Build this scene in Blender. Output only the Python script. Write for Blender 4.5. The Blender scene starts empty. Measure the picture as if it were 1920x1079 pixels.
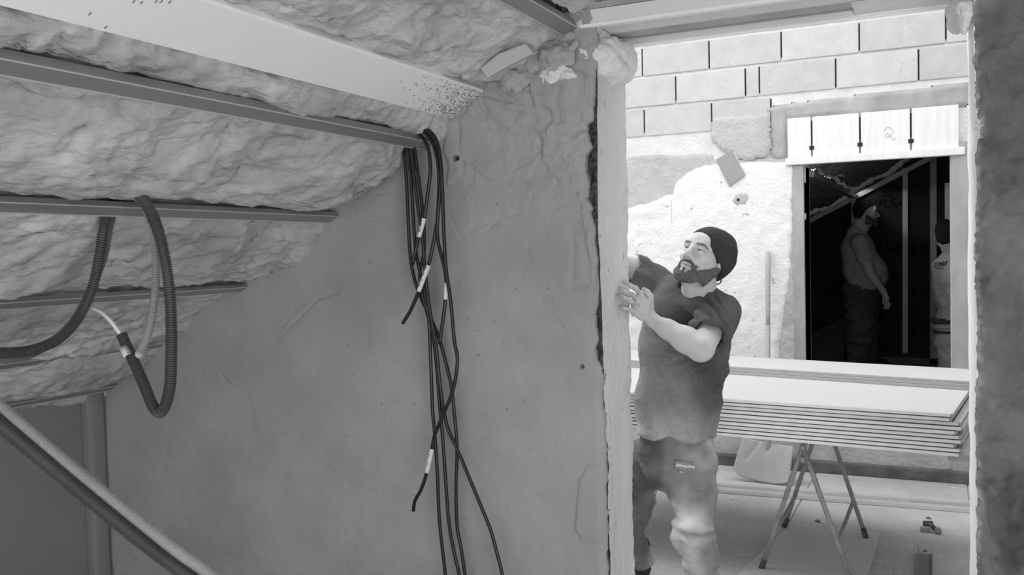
import bpy, math, random
import numpy as np
from mathutils import Vector, Matrix

random.seed(7)
SC = bpy.context.scene
COL = SC.collection

# ------------------------------------------------------------------ camera
F_PX = 1691.0
CX, CY = 960.0, 539.5
_y = np.array([1765-CX, 453-CY, F_PX]); _y /= np.linalg.norm(_y)
_x = -np.array([-2590-CX, 560-CY, F_PX]); _x = _x - _y*_x.dot(_y); _x /= np.linalg.norm(_x)
_z = np.cross(_x, _y)
if _z[1] > 0: _z = -_z
RM = np.array([_x, _y, _z])            # camera (right, down, forward) -> world
EYE = np.array([0.0, 0.0, 1.6])
cam = bpy.data.cameras.new('camera'); camo = bpy.data.objects.new('camera', cam); COL.objects.link(camo)
cam.sensor_fit = 'HORIZONTAL'; cam.sensor_width = 36.0; cam.lens = 36.0*F_PX/1920.0
cam.clip_start = 0.05; cam.clip_end = 200
_r, _u, _b = RM @ np.array([1, 0, 0]), RM @ np.array([0, -1, 0]), RM @ np.array([0, 0, -1])
camo.matrix_world = Matrix(((_r[0], _u[0], _b[0], EYE[0]), (_r[1], _u[1], _b[1], EYE[1]), (_r[2], _u[2], _b[2], EYE[2]), (0, 0, 0, 1)))
SC.camera = camo

# ------------------------------------------------------------------ world, sun, exposure
w = bpy.data.worlds.new('sky'); SC.world = w; w.use_nodes = True
w.node_tree.nodes['Background'].inputs[0].default_value = (1, 1, 1, 1)
w.node_tree.nodes['Background'].inputs[1].default_value = 2.0
sun = bpy.data.lights.new('sun', 'SUN'); suno = bpy.data.objects.new('sun', sun); COL.objects.link(suno)
sun.energy = 2.0; sun.angle = math.radians(28)
suno.rotation_euler = Vector((0.64, -0.15, -0.75)).to_track_quat('-Z', 'Y').to_euler()
def fill_light(name, loc, target, sx, sy, power):
    l = bpy.data.lights.new(name, 'AREA'); l.shape = 'RECTANGLE'; l.size = sx; l.size_y = sy; l.energy = power
    o = bpy.data.objects.new(name, l); COL.objects.link(o); o.location = loc
    o.rotation_euler = (Vector(target)-Vector(loc)).to_track_quat('-Z', 'Y').to_euler()
fill_light('near_room_fill', (1.6, .3, .75), (-2.0, 1.6, 2.3), 2.4, 1.3, 92)      # fill lamp added low on the right to brighten the roof slope
fill_light('dark_room_fill', (-1.9, 7.6, 2.7), (.2, 9.6, 1.3), .7, .9, 125)            # unseen fill lamp added to brighten the dark room and its men
SC.view_settings.view_transform = 'Standard'; SC.view_settings.look = 'None'
SC.view_settings.gamma = 1.0; SC.view_settings.use_curve_mapping = False
SC.view_settings.exposure = 0.0

# ------------------------------------------------------------------ measuring helpers: photo point onto a real plane
def ray(px, py): return RM @ np.array([px-CX, py-CY, F_PX])
def onY(px, py, y): d = ray(px, py); return EYE + d*(y-EYE[1])/d[1]
def onX(px, py, x): d = ray(px, py); return EYE + d*(x-EYE[0])/d[0]
def onZ(px, py, z): d = ray(px, py); return EYE + d*(z-EYE[2])/d[2]
def toward(px, py, dist): d = ray(px, py); return EYE + d/np.linalg.norm(d)*dist

# ------------------------------------------------------------------ numpy noise
def _hash(ix, iy, iz):
    h = (ix*374761393 + iy*668265263 + iz*2147483647 + 1013904223) & 0xffffffff
    h = ((h ^ (h >> 13))*1274126177) & 0xffffffff
    h = ((h ^ (h >> 16))*2246822519) & 0xffffffff
    return ((h ^ (h >> 15)) & 0xffffff)/float(0xffffff)*2-1
def vnoise(p):
    p = np.asarray(p, float); i = np.floor(p).astype(np.int64); f = p-i; f = f*f*(3-2*f)
    r = 0
    for dx in (0, 1):
        for dy in (0, 1):
            for dz in (0, 1):
                wgt = (f[..., 0] if dx else 1-f[..., 0])*(f[..., 1] if dy else 1-f[..., 1])*(f[..., 2] if dz else 1-f[..., 2])
                r = r + wgt*_hash(i[..., 0]+dx, i[..., 1]+dy, i[..., 2]+dz)
    return r
def fbm(p, oct=4, gain=0.5):
    p = np.asarray(p, float); r = 0; a = 1
    for o in range(oct):
        r = r + a*vnoise(p*(2.03**o)+17.3*o); a *= gain
    return r
def sstep(a, b, x):
    t = np.clip((x-a)/(b-a), 0, 1); return t*t*(3-2*t)

# ------------------------------------------------------------------ materials
def _n(nt, t, **kw):
    n = nt.nodes.new(t)
    for k, v in kw.items(): setattr(n, k, v)
    return n
def mat(name, g, rough=0.85, var=0.12, scale=3.0, bump=0.25, bscale=40, metal=0.0, stretch=(1, 1, 1), rnd=0.0, spec=0.3,
        spots=0.0, spot_scale=60, spot_g=0.1, attr=False, dist=0.01, detail=6):
    m = bpy.data.materials.new(name); m.use_nodes = True; nt = m.node_tree; L = nt.links
    b = nt.nodes['Principled BSDF']
    b.inputs['Roughness'].default_value = rough; b.inputs['Metallic'].default_value = metal
    b.inputs['Specular IOR Level'].default_value = spec
    tc = _n(nt, 'ShaderNodeTexCoord'); mp = _n(nt, 'ShaderNodeMapping'); mp.inputs['Scale'].default_value = stretch
    L.new(tc.outputs['Object'], mp.inputs['Vector'])
    no = _n(nt, 'ShaderNodeTexNoise'); no.inputs['Scale'].default_value = scale; no.inputs['Detail'].default_value = detail
    no.inputs['Roughness'].default_value = 0.6
    L.new(mp.outputs[0], no.inputs['Vector'])
    mr = _n(nt, 'ShaderNodeMapRange'); mr.inputs['From Min'].default_value = 0.25; mr.inputs['From Max'].default_value = 0.75
    mr.inputs['To Min'].default_value = g*(1-var); mr.inputs['To Max'].default_value = g*(1+var)
    L.new(no.outputs['Fac'], mr.inputs['Value']); val = mr.outputs[0]
    if rnd:
        oi = _n(nt, 'ShaderNodeObjectInfo'); m2 = _n(nt, 'ShaderNodeMapRange')
        m2.inputs['To Min'].default_value = 1-rnd; m2.inputs['To Max'].default_value = 1+rnd
        L.new(oi.outputs['Random'], m2.inputs['Value'])
        mu = _n(nt, 'ShaderNodeMath', operation='MULTIPLY'); L.new(val, mu.inputs[0]); L.new(m2.outputs[0], mu.inputs[1]); val = mu.outputs[0]
    if spots:
        n3 = _n(nt, 'ShaderNodeTexNoise'); n3.inputs['Scale'].default_value = spot_scale; n3.inputs['Detail'].default_value = 3
        L.new(mp.outputs[0], n3.inputs['Vector'])
        m3 = _n(nt, 'ShaderNodeMapRange'); m3.inputs['From Min'].default_value = 0.70-spots*0.1; m3.inputs['From Max'].default_value = 0.76-spots*0.1
        L.new(n3.outputs['Fac'], m3.inputs['Value'])
        mx = _n(nt, 'ShaderNodeMix'); mx.inputs[3].default_value = spot_g
        L.new(m3.outputs[0], mx.inputs[0]); L.new(val, mx.inputs[2]); val = mx.outputs[0]
    if attr:
        at = _n(nt, 'ShaderNodeAttribute', attribute_name='tone'); mu = _n(nt, 'ShaderNodeMath', operation='MULTIPLY')
        L.new(val, mu.inputs[0]); L.new(at.outputs['Fac'], mu.inputs[1]); val = mu.outputs[0]
    L.new(val, b.inputs['Base Color'])
    if bump:
        n2 = _n(nt, 'ShaderNodeTexNoise'); n2.inputs['Scale'].default_value = bscale; n2.inputs['Detail'].default_value = detail
        L.new(mp.outputs[0], n2.inputs['Vector'])
        bp = _n(nt, 'ShaderNodeBump'); bp.inputs['Strength'].default_value = bump; bp.inputs['Distance'].default_value = dist
        L.new(n2.outputs['Fac'], bp.inputs['Height']); L.new(bp.outputs[0], b.inputs['Normal'])
    return m

M = dict(
    plaster=mat('grey_plaster', .385, .9, .10, 2.2, .30, 9, dist=.02, attr=True),
    plaster_plain=mat('plain_plaster', .40, .9, .10, 4, .3, 20),
    plaster_left=mat('knee_wall_plaster', .27, .9, .08, 3, .2, 14),
    rough_plaster=mat('rough_plaster', .22, .95, .22, 6, .8, 30, attr=True),
    reveal=mat('reveal_concrete', .66, .9, .12, 5, .5, 50, stretch=(1, 1, .35), spots=.35, spot_scale=70, spot_g=.3),
    reveal_sunlit=mat('sunlit_reveal_plaster', .93, .9, .06, 5, .5, 60),  # right reveal: the sun on it is put into the white
    beam=mat('beam_plaster', .74, .9, .08, 8, .4, 40),
    rubble=mat('dark_rubble', .10, 1, .9, 60, 1.0, 120),
    block=mat('concrete_block', .60, .95, .10, 9, .5, 160, rnd=.07, spots=.15, spot_scale=45, spot_g=.42),
    mortar=mat('light_mortar', .76, .95, .12, 10, .8, 60),
    gap=mat('dark_joint', .035, 1, .3, 30, 0),
    render=mat('white_render', .88, .9, .06, 4, .7, 55, spots=.30, spot_scale=20, spot_g=.5),
    greyrender=mat('grey_render', .52, .95, .16, 6, .9, 45),
    lintel=mat('lintel_paint', .86, .8, .10, 30, .2, 40, stretch=(1.6, 1.6, .08)),
    wool=mat('glass_wool', .54, 1, .34, 4.2, 1.0, 16, stretch=(1, .45, 1), dist=.035, detail=12),
    wool_shaded=mat('glass_wool_shaded', .30, 1, .3, 4, .8, 20, dist=.03),  # shaded copy of the glass wool, the room's dimness in its colour
    board_white=mat('white_painted_board', .92, .6, .03, 3, .05, 40, spots=.0),
    speckle=mat('mortar_speckle', .25, 1, .6, 50, .8, 90),
    steel=mat('galvanised_steel', .36, .42, .10, 6, .05, 60, metal=.55, stretch=(1, .15, 1)),
    steel_light=mat('bright_steel', .78, .5, .05, 6, .03, 60, metal=.1),
    edge_highlight=mat('lip_highlight', .60, .35, .05, 6, 0, metal=.4),
    slot=mat('dark_recess', .05, 1, .3, 8, 0),
    cable=mat('black_cable', .012, .35, .3, 20, 0, spec=.5),
    label=mat('cable_label', .80, .6, .05, 20, 0),
    ink=mat('ink', .02, .7, 0, 10, 0),
    hose_dark=mat('dark_conduit', .075, .45, .2, 10, 0, spec=.5),
    hose_mid=mat('grey_conduit', .16, .45, .15, 10, 0, spec=.5),
    hose_light=mat('light_conduit', .36, .5, .12, 10, 0, spec=.5),
    wire_white=mat('white_wire', .85, .5, .03, 10, 0),
    tape=mat('white_tape', .75, .6, .08, 30, .3, 60),
    foam=mat('gypsum_foam', .80, .85, .06, 12, .4, 60),
    floor=mat('concrete_floor', .47, .9, .22, 2.2, .35, 40, spots=.35, spot_scale=14, spot_g=.52),
    floor_near=mat('near_floor', .5, .9, .2, 2, .3, 40),
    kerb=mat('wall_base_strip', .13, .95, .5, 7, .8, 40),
    gypsum=mat('plasterboard_face', .44, .75, .03, 2, .03, 60, rnd=.03),
    gypsum_edge=mat('plasterboard_edge', .92, .8, .05, 20, .1, 60),
    board=mat('floor_sheet', .52, .8, .06, 2, .1, 40),
    tube=mat('trestle_tube', .34, .5, .28, 22, .25, 60, metal=.3),
    shovel=mat('shovel_steel', .40, .55, .10, 5, .1, 60, metal=.2),
    wood=mat('pale_wood', .50, .7, .12, 6, .2, 40, stretch=(1, 1, .15)),
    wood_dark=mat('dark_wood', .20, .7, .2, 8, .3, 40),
    slate=mat('slate', .36, .8, .10, 8, .4, 50),
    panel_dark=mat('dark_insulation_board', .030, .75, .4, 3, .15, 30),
    print_=mat('black_print', .004, .9, 0, 10, 0),
    post=mat('grey_concrete_post', .42, .9, .22, 6, .6, 40, stretch=(1, 1, .5)),
    skin=mat('skin', .60, .5, .07, 30, .12, 160, attr=True, dist=.002),
    beard=mat('beard', .15, .9, .8, 220, 1, 400, dist=.003),
    hair=mat('hair', .03, .7, .3, 60, .8, 200),
    beanie=mat('beanie_knit', .045, .95, .3, 90, .8, 260, dist=.003),
    tshirt=mat('tshirt', .11, .95, .28, 9, .5, 300, dist=.002, attr=True, spots=1.2, spot_scale=520, spot_g=.22),
    jeans=mat('jeans', .27, .95, .35, 10, .6, 220, dist=.003, attr=True, spots=.3, spot_scale=160, spot_g=.42),
    eye=mat('eye_white', .7, .3, .02, 10, 0, spec=.5),
    polo=mat('polo_cloth', .48, .95, .08, 6, .4, 120, dist=.003),
    trousers=mat('work_trousers', .11, .95, .4, 9, .6, 60),
    overall=mat('white_overall', .68, .95, .06, 6, .4, 60),
    boot=mat('boot', .04, .8, .3, 20, .3, 60),
)

# ------------------------------------------------------------------ mesh helpers
def mesh_np(name, v, quads, m=None, smooth=True, parent=None, tone=None):
    v = np.asarray(v, np.float32); q = np.asarray(quads, np.int32)
    me = bpy.data.meshes.new(name); me.vertices.add(len(v)); me.vertices.foreach_set('co', v.ravel())
    n = q.shape[1]
    me.loops.add(q.size); me.loops.foreach_set('vertex_index', q.ravel())
    me.polygons.add(len(q)); me.polygons.foreach_set('loop_start', np.arange(0, q.size, n, dtype=np.int32))
    me.polygons.foreach_set('loop_total', np.full(len(q), n, np.int32))
    me.update(calc_edges=True); me.validate()
    me.polygons.foreach_set('use_smooth', np.full(len(me.polygons), smooth))
    if tone is None: tone = np.ones(len(v))
    if tone is not None:
        a = me.attributes.new('tone', 'FLOAT', 'POINT'); a.data.foreach_set('value', np.asarray(tone, np.float32).ravel())
    if m: me.materials.append(m)
    o = bpy.data.objects.new(name, me); COL.objects.link(o)
    if parent: o.parent = parent
    return o
class MB:
    """collects boxes, tubes, prisms; build() links them as one mesh object"""
    def __init__(s): s.v = []; s.f = []; s.mi = []
    def add(s, v, f, mi=0):
        b = len(s.v); s.v += [tuple(map(float, x)) for x in v]; s.f += [tuple(b+i for i in q) for q in f]; s.mi += [mi]*len(f); return s
    def box(s, x0, x1, y0, y1, z0, z1, mi=0, M4=None):
        v = [(x, y, z) for x in (x0, x1) for y in (y0, y1) for z in (z0, z1)]
        if M4 is not None: v = [tuple(M4 @ Vector(p)) for p in v]
        return s.add(v, [(0, 1, 3, 2), (4, 6, 7, 5), (0, 4, 5, 1), (2, 3, 7, 6), (0, 2, 6, 4), (1, 5, 7, 3)], mi)
    def prism(s, poly, a, b, axis, mi=0):
        """poly: 2D points; axis 0/1/2 is the extrusion axis from a to b"""
        n = len(poly); v = []
        for t in (a, b):
            for p in poly:
                q = list(p); q.insert(axis, t); v.append(q)
        f = [tuple(range(n)), tuple(range(2*n-1, n-1, -1))]+[(i, i+n, (i+1) % n+n, (i+1) % n) for i in range(n)]
        return s.add(v, f, mi)
    def tube(s, pts, r, seg=10, cap=True, mi=0):
        pts = [np.array(p, float) for p in pts]; n = len(pts)
        rr = r if hasattr(r, '__len__') else [r]*n
        up = None; rings = []
        for i in range(n):
            t = pts[min(i+1, n-1)]-pts[max(i-1, 0)]; t = t/np.linalg.norm(t)
            if up is None:
                up = np.cross(t, [0, 0, 1]) if abs(t[2]) < .9 else np.cross(t, [1, 0, 0])
            up = up-t*up.dot(t); up /= np.linalg.norm(up); w2 = np.cross(t, up)
            rings.append([pts[i]+rr[i]*(math.cos(a)*up+math.sin(a)*w2) for a in np.linspace(0, 2*math.pi, seg, endpoint=False)])
        v = [p for R in rings for p in R]; f = []
        for i in range(n-1):
            for j in range(seg):
                k = (j+1) % seg; f.append((i*seg+j, i*seg+k, (i+1)*seg+k, (i+1)*seg+j))
        if cap: f += [tuple(range(seg-1, -1, -1)), tuple((n-1)*seg+j for j in range(seg))]
        return s.add(v, f, mi)
    def build(s, name, mats, parent=None, smooth=False, bevel=0):
        me = bpy.data.meshes.new(name); me.from_pydata(s.v, [], s.f)
        if not isinstance(mats, (list, tuple)): mats = [mats]
        for m in mats: me.materials.append(m)
        me.polygons.foreach_set('material_index', s.mi); me.update()
        import bmesh
        bm = bmesh.new(); bm.from_mesh(me); bmesh.ops.recalc_face_normals(bm, faces=bm.faces)
        if bevel: bmesh.ops.bevel(bm, geom=bm.edges[:], offset=bevel, segments=2, affect='EDGES', profile=.6)
        bm.to_mesh(me); bm.free()
        me.polygons.foreach_set('use_smooth', [smooth]*len(me.polygons))
        o = bpy.data.objects.new(name, me); COL.objects.link(o)
        if parent: o.parent = parent
        return o
def tag(o, label, cat=None, group=None, kind=None):
    if label: o['label'] = label
    if cat: o['category'] = cat
    if group: o['group'] = group
    if kind: o['kind'] = kind
    return o
def struct(o, label=None, cat=None):
    o['kind'] = 'structure'
    if label: o['label'] = label
    if cat: o['category'] = cat
    return o
def empty(name, loc=(0, 0, 0)):
    """thing root; children keep world coordinates through a parent inverse"""
    o = bpy.data.objects.new(name, None); COL.objects.link(o); o.location = loc; o.empty_display_size = .05
    return o
def under(root, *obs):
    mi = Matrix.Translation(root.location).inverted() if root.type == 'EMPTY' else Matrix.Identity(4)
    for c in obs:
        c.parent = root; c.matrix_parent_inverse = mi
def catmull(pts, per=8):
    P = [np.array(p, float) for p in pts]; P = [2*P[0]-P[1]]+P+[2*P[-1]-P[-2]]; out = []
    for i in range(1, len(P)-2):
        for k in range(per):
            t = k/per; a, b, c, d = P[i-1], P[i], P[i+1], P[i+2]
            out.append(.5*((2*b)+(-a+c)*t+(2*a-5*b+4*c-d)*t*t+(-a+3*b-3*c+d)*t**3))
    out.append(P[-2]); return out
def resample(pts, step):
    P = np.array(pts); seg = np.linalg.norm(np.diff(P, axis=0), axis=1); s = np.concatenate([[0], np.cumsum(seg)])
    n = max(2, int(s[-1]/step)); t = np.linspace(0, s[-1], n)
    return np.stack([np.interp(t, s, P[:, k]) for k in range(3)], 1)
def inside(poly, x, y):
    poly = np.asarray(poly, float); c = np.zeros(x.shape, bool); n = len(poly); j = n-1
    for i in range(n):
        xi, yi = poly[i]; xj, yj = poly[j]
        cond = ((yi > y) != (yj > y)) & (x < (xj-xi)*(y-yi)/(yj-yi+1e-12)+xi); c ^= cond; j = i
    return c
def sdist(poly, x, y):
    """signed distance to polygon, negative inside"""
    poly = np.asarray(poly, float); d = np.full(x.shape, 1e9); n = len(poly)
    for i in range(n):
        a = poly[i]; b = poly[(i+1) % n]; ab = b-a
        t = np.clip(((x-a[0])*ab[0]+(y-a[1])*ab[1])/(ab.dot(ab)+1e-12), 0, 1)
        d = np.minimum(d, np.hypot(x-a[0]-t*ab[0], y-a[1]-t*ab[1]))
    return np.where(inside(poly, x, y), -d, d)
def patch_wall(name, poly, y, thick, m, res=.012, rag=.012, ragf=14, bumpa=.003, bumpf=9, parent=None, sign=-1, axis='Y', seed=0, tone=None):
    """ragged slab of render on a wall plane; poly in (X,Z); proud towards -Y by thick"""
    P = np.array(poly); x0, z0 = P.min(0)-.03; x1, z1 = P.max(0)+.03
    nx = max(3, int((x1-x0)/res)); nz = max(3, int((z1-z0)/res))
    X, Z = np.meshgrid(np.linspace(x0, x1, nx), np.linspace(z0, z1, nz), indexing='ij')
    q = np.stack([X*ragf, Z*ragf, np.full_like(X, seed*3.7)], -1)
    D = sdist(P, X, Z)+rag*fbm(q, 4, .6)
    keep = D < 0
    h = thick*sstep(0, thick*1.1, -D+.001)+bumpa*fbm(np.stack([X*bumpf, Z*bumpf, np.full_like(X, seed+5.)], -1), 5, .6)
    h = np.where(D > -.001, 0, np.maximum(h, .001))
    idx = np.arange(nx*nz).reshape(nx, nz)
    cell = keep[:-1, :-1] | keep[1:, :-1] | keep[1:, 1:] | keep[:-1, 1:]
    qd = np.stack([idx[:-1, :-1][cell], idx[1:, :-1][cell], idx[1:, 1:][cell], idx[:-1, 1:][cell]], -1)
    h = np.where(keep, h, -.004)
    if axis == 'Y': V = np.stack([X, y+sign*h, Z], -1).reshape(-1, 3)
    else: V = np.stack([y+sign*h, X, Z], -1).reshape(-1, 3)
    used = np.unique(qd); remap = np.full(nx*nz, -1); remap[used] = np.arange(len(used))
    return mesh_np(name, V[used], remap[qd], m, True, parent, tone=None if tone is None else np.full(len(used), tone))
# ================================================================== STRUCTURE
WY, WB = 3.10, 3.46                   # front and back plane of the wall with the opening
JX, RX = -1.12, 0.093                 # left and right faces of the opening
BY = 6.60                             # block wall
def roof(x): return 2.24+.587*(x+1.585)
TS = np.array([.862, 0, .506]); NS = np.array([.506, 0, -.862])
# floor
o = MB().box(-4.6, 2.0, -2.2, 7.0, -.12, -.004).build('floor', M['floor']); struct(o)
flo = o
# floor sheets with open seams in the far room
xs = [-4.5, -3.3, -2.05, -.80, .145, .95, 1.6]; ysf = [3.5, 4.62, 5.98, 6.58]
for i in range(len(xs)-1):
    for j in range(len(ysf)-1):
        g = .004
        p = MB().box(xs[i]+g, xs[i+1]-g, ysf[j]+g, ysf[j+1]-g, -.004, .004).build('floor_sheet', M['floor'], flo)
# near room floor cover
struct(MB().box(-3.8, 1.7, -2.2, 3.46, -.004, .003).build('trim_1', M['floor_near']), 'plain screed floor of the near room')

# wall with the opening: core behind the plaster skin
core = MB()
core.prism([(-4.0, 0), (-1.16, 0), (-1.16, 2.47), (RX+.03, 2.47), (RX+.03, 0), (1.7, 0), (1.7, 3.3), (.4, 3.44), (-4.0, .86)], WY+.03, WB, 1)
wall = core.build('wall_gable', M['plaster_plain']); struct(wall)

def zpoly(pts, y=WY): return [(float(onY(a, b, y)[0]), float(onY(a, b, y)[2])) for a, b in pts]
# ---- plaster skin, left part: one relief surface with ragged edge at the opening
EDGE = [(1119, 95), (1116, 150), (1114, 200), (1112, 225), (1100, 232), (1103, 262), (1112, 275), (1099, 290), (1099, 320), (1106, 345), (1100, 372), (1110, 392), (1108, 402),
        (1115, 425), (1118, 470), (1121, 520), (1120, 560), (1117, 590), (1117, 612), (1121, 640), (1114, 655), (1120, 672), (1127, 690), (1131, 720), (1133, 780), (1136, 850), (1137, 900), (1136, 940), (1139, 975), (1140, 1079), (1142, 1250)]
ez = np.array([onY(a, b, WY-.02) for a, b in EDGE]); ez = ez[np.argsort(ez[:, 2])]
def edge_x(z): return np.interp(z, ez[:, 2], ez[:, 0])
RNE = [(1121, 90), (1122, 400), (1126, 520), (1131, 600), (1131, 700), (1135, 780), (1141, 900), (1143, 1079), (1145, 1250)]
nu, nv = 420, 400
U, Vv = np.meshgrid(np.linspace(0, 1, nu), np.linspace(0, 1, nv), indexing='ij')
U2 = 1-(1-U)**1.15
Zc = Vv*2.46
Xr = edge_x(Zc)+.004*fbm(np.stack([Zc*30, Zc*0, Zc*0+3], -1), 4, .7)
Xl = np.full_like(Zc, -3.76)
Xc = Xl+(Xr-Xl)*U2
# lift the top edge to follow the roof
Zc = np.where(Zc > roof(Xc)+.10, roof(Xc)+.10, Zc)
q = np.stack([Xc, Zc, np.zeros_like(Xc)], -1)
big = fbm(q*1.3, 3); med = fbm(q*np.array([5, 5, 1])+9, 4, .5)
warp = q+.10*np.stack([fbm(q*3+1, 3), fbm(q*3+7, 3), 0*big], -1)
ridge = 1-np.abs(fbm(warp*3.2+20, 3))*2.2
tro = sstep(-1.9, -1.35, Xc)*sstep(1.55, 2.1, Zc)          # rougher trowelled area high by the opening
h = .012*big+.003*med+.004*sstep(.7, 1, ridge)*(.25+tro)+.010*tro*fbm(warp*np.array([9, 9, 1]), 5, .6)
pl1 = fbm(warp*np.array([3.4, 3.4, 1])+60, 4, .5); pl2 = fbm(warp*np.array([6, 6, 1])+80, 4, .5)
h += (.15+tro)*(.006*sstep(.05, .085, pl1)+.005*sstep(.30, .33, pl2)-.006*sstep(-.45, -.48, pl2))+.0006*fbm(q*np.array([40, 40, 1]), 3, .6)
h += .022*sstep(-1.98, -1.60, Xc+.03*fbm(q*2+3, 2)+ .04*(Zc-1.2))                # rounded pier that stands proud right of the cables
def feature(pts, amt, soft=.006, rag=.010, fr=18):
    global h
    P = np.array(zpoly(pts)); d = sdist(P, Xc, Zc)+rag*fbm(q*fr, 3)
    h = h+amt*sstep(soft, -soft, d)
feature([(1076, 430), (1108, 428), (1112, 535), (1072, 545)], -.007, rag=.004)
feature([(1084, 440), (1100, 440), (1100, 525), (1084, 528)], .005, rag=.004)
feature([(1140, 866), (1108, 868), (1094, 895), (1092, 935), (1088, 985), (1100, 1010), (1140, 1012)], .008, rag=.006)
feature([(990, 130), (1045, 120), (1112, 150), (1112, 205), (1050, 210), (1008, 195)], .012, rag=.012)
feature([(870, 440), (940, 400), (1010, 395), (1040, 360), (1100, 380), (1118, 520), (1116, 640), (1060, 560), (1010, 470), (950, 420), (905, 430)], -.005, rag=.014)
feature([(862, 225), (905, 190), (990, 215), (1020, 260), (1000, 330), (930, 340), (870, 300)], .008, rag=.02)
feature([(505, 640), (560, 570), (640, 540), (640, 548), (565, 578), (513, 645)], -.003, rag=.004)
feature([(1020, 250), (1070, 235), (1095, 300), (1060, 345), (1030, 320)], .009, rag=.016)
feature([(840, 232), (862, 222), (872, 330), (850, 345)], .012, rag=.01)
# hairline cracks and scratches
def crack(pts, wd=.0035, dep=.006):
    global h
    Q = zpoly(pts)
    for a, b in zip(Q[:-1], Q[1:]):
        a = np.array(a); b = np.array(b); ab = b-a
        t = np.clip(((Xc-a[0])*ab[0]+(Zc-a[1])*ab[1])/ab.dot(ab), 0, 1)
        h = h-dep*np.exp(-((np.hypot(Xc-a[0]-t*ab[0], Zc-a[1]-t*ab[1]))/wd)**2)
crack([(706, 364), (730, 363), (755, 368), (790, 370)])
crack([(850, 400), (868, 440), (880, 455)]); crack([(905, 440), (925, 430), (940, 412), (1005, 393)])
crack([(858, 780), (920, 774)]); crack([(420, 700), (428, 712), (438, 716)], .005, .01); crack([(460, 810), (560, 800)], .003, .003)
crack([(640, 548), (600, 560), (520, 640)]); crack([(1020, 560), (1060, 610), (1075, 640)], .004, .004)
# shallow damage near knee wall corner
tone = 1+.06*big+.05*fbm(q*7+40, 4, .6)
tone = tone*(1-.92*sstep(.003, -.003, np.hypot(Xc-onY(864, 299, WY)[0], Zc-onY(864, 299, WY)[2])-.011))
hole = np.hypot(Xc-onY(864, 299, WY)[0], Zc-onY(864, 299, WY)[2]); h = h-.03*sstep(.012, .006, hole)
hole = np.hypot((Xc-onY(1098, 686, WY)[0]), Zc-onY(1098, 686, WY)[2]); h = h-.012*sstep(.012, .004, hole); tone *= 1-.8*sstep(.012, .004, hole)
for _ in range(34):                                    # pin holes
    a, b = random.uniform(640, 1100), random.uniform(330, 1060); c = onY(a, b, WY); dd = np.hypot(Xc-c[0], Zc-c[2]); tone = tone*(1-.55*sstep(.0048, .002, dd))
h = h+.010*sstep(0, .03, np.abs(Xr-Xc)) - .004
ids = np.arange(nu*nv).reshape(nu, nv)
qd = np.stack([ids[:-1, :-1], ids[1:, :-1], ids[1:, 1:], ids[:-1, 1:]], -1).reshape(-1, 4)
V = np.stack([Xc, WY-.012-h, Zc], -1).reshape(-1, 3)
# side skirt along the ragged edge, going back into the wall
sk = V[ids[-1, :]].copy(); sk[:, 1] = WY+.035; sk[:, 0] -= .006
n0 = len(V); V = np.concatenate([V, sk]); si = np.arange(nv)+n0
q2 = np.stack([ids[-1, :-1], si[:-1], si[1:], ids[-1, 1:]], -1); qd = np.concatenate([qd, q2])
tn = np.concatenate([tone.reshape(-1), np.full(nv, .6)])
mesh_np('plaster_skin', V, qd, M['plaster'], True, wall, tn)

# ---- dark rubble exposed between plaster and concrete jamb
zz = np.linspace(0, 2.40, 520); uu = np.linspace(0, 1, 16)
ZZ, UU = np.meshgrid(zz, uu, indexing='ij')
rn = np.array([onY(a, b, WY) for a, b in RNE]); rn = rn[np.argsort(rn[:, 2])]
XR = np.interp(ZZ, rn[:, 2], rn[:, 0]); XX = -1.30+(XR+1.30)*UU
qq = np.stack([XX, ZZ, 0*XX], -1)
YY = WY+.012-.018*fbm(qq*38, 4, .75)
_s = sstep(.80, 1, UU); YY = YY*(1-_s)+(WY-.007+.004*fbm(np.stack([ZZ*14, 0*ZZ, 0*ZZ+2], -1), 4, .6))*_s+.006*fbm(qq*60, 2)*(1-_s)
ids = np.arange(XX.size).reshape(XX.shape)
qd = np.stack([ids[:-1, :-1], ids[1:, :-1], ids[1:, 1:], ids[:-1, 1:]], -1).reshape(-1, 4)
mesh_np('rubble_edge', np.stack([XX, YY, ZZ], -1).reshape(-1, 3), qd[:, ::-1], M['rubble'], False, wall)

# ---- concrete reveal (left face of the opening), slightly uneven
yy = np.linspace(0, 1, 40); zz = np.linspace(0, 2.405, 300)
Yg, Zg = np.meshgrid(yy, zz, indexing='ij')
Xn = np.interp(Zg, rn[:, 2], rn[:, 0])
q = np.stack([Yg*.36, Zg, 0*Zg], -1)
edge_n = .012*fbm(np.stack([Zg*14, 0*Zg, 0*Zg+2], -1), 4, .6)
Xs = Xn*(1-Yg)+JX*Yg+.006*fbm(q*5, 4)+.003*fbm(q*26, 4, .6)-.03*np.clip((Yg-.93)/.07, 0, 1)**2
Ys = WY-.004+.4*edge_n*(1-Yg)+(WB-WY)*Yg+.01*Yg*fbm(np.stack([Zg*5, 0*Zg, 0*Zg+8], -1), 3)
Vr = np.stack([Xs, Ys, Zg], -1).reshape(-1, 3); ids = np.arange(Yg.size).reshape(Yg.shape)
qd = np.stack([ids[:-1, :-1], ids[1:, :-1], ids[1:, 1:], ids[:-1, 1:]], -1).reshape(-1, 4)
mesh_np('concrete_reveal', Vr, qd, M['reveal'], True, wall)

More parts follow.
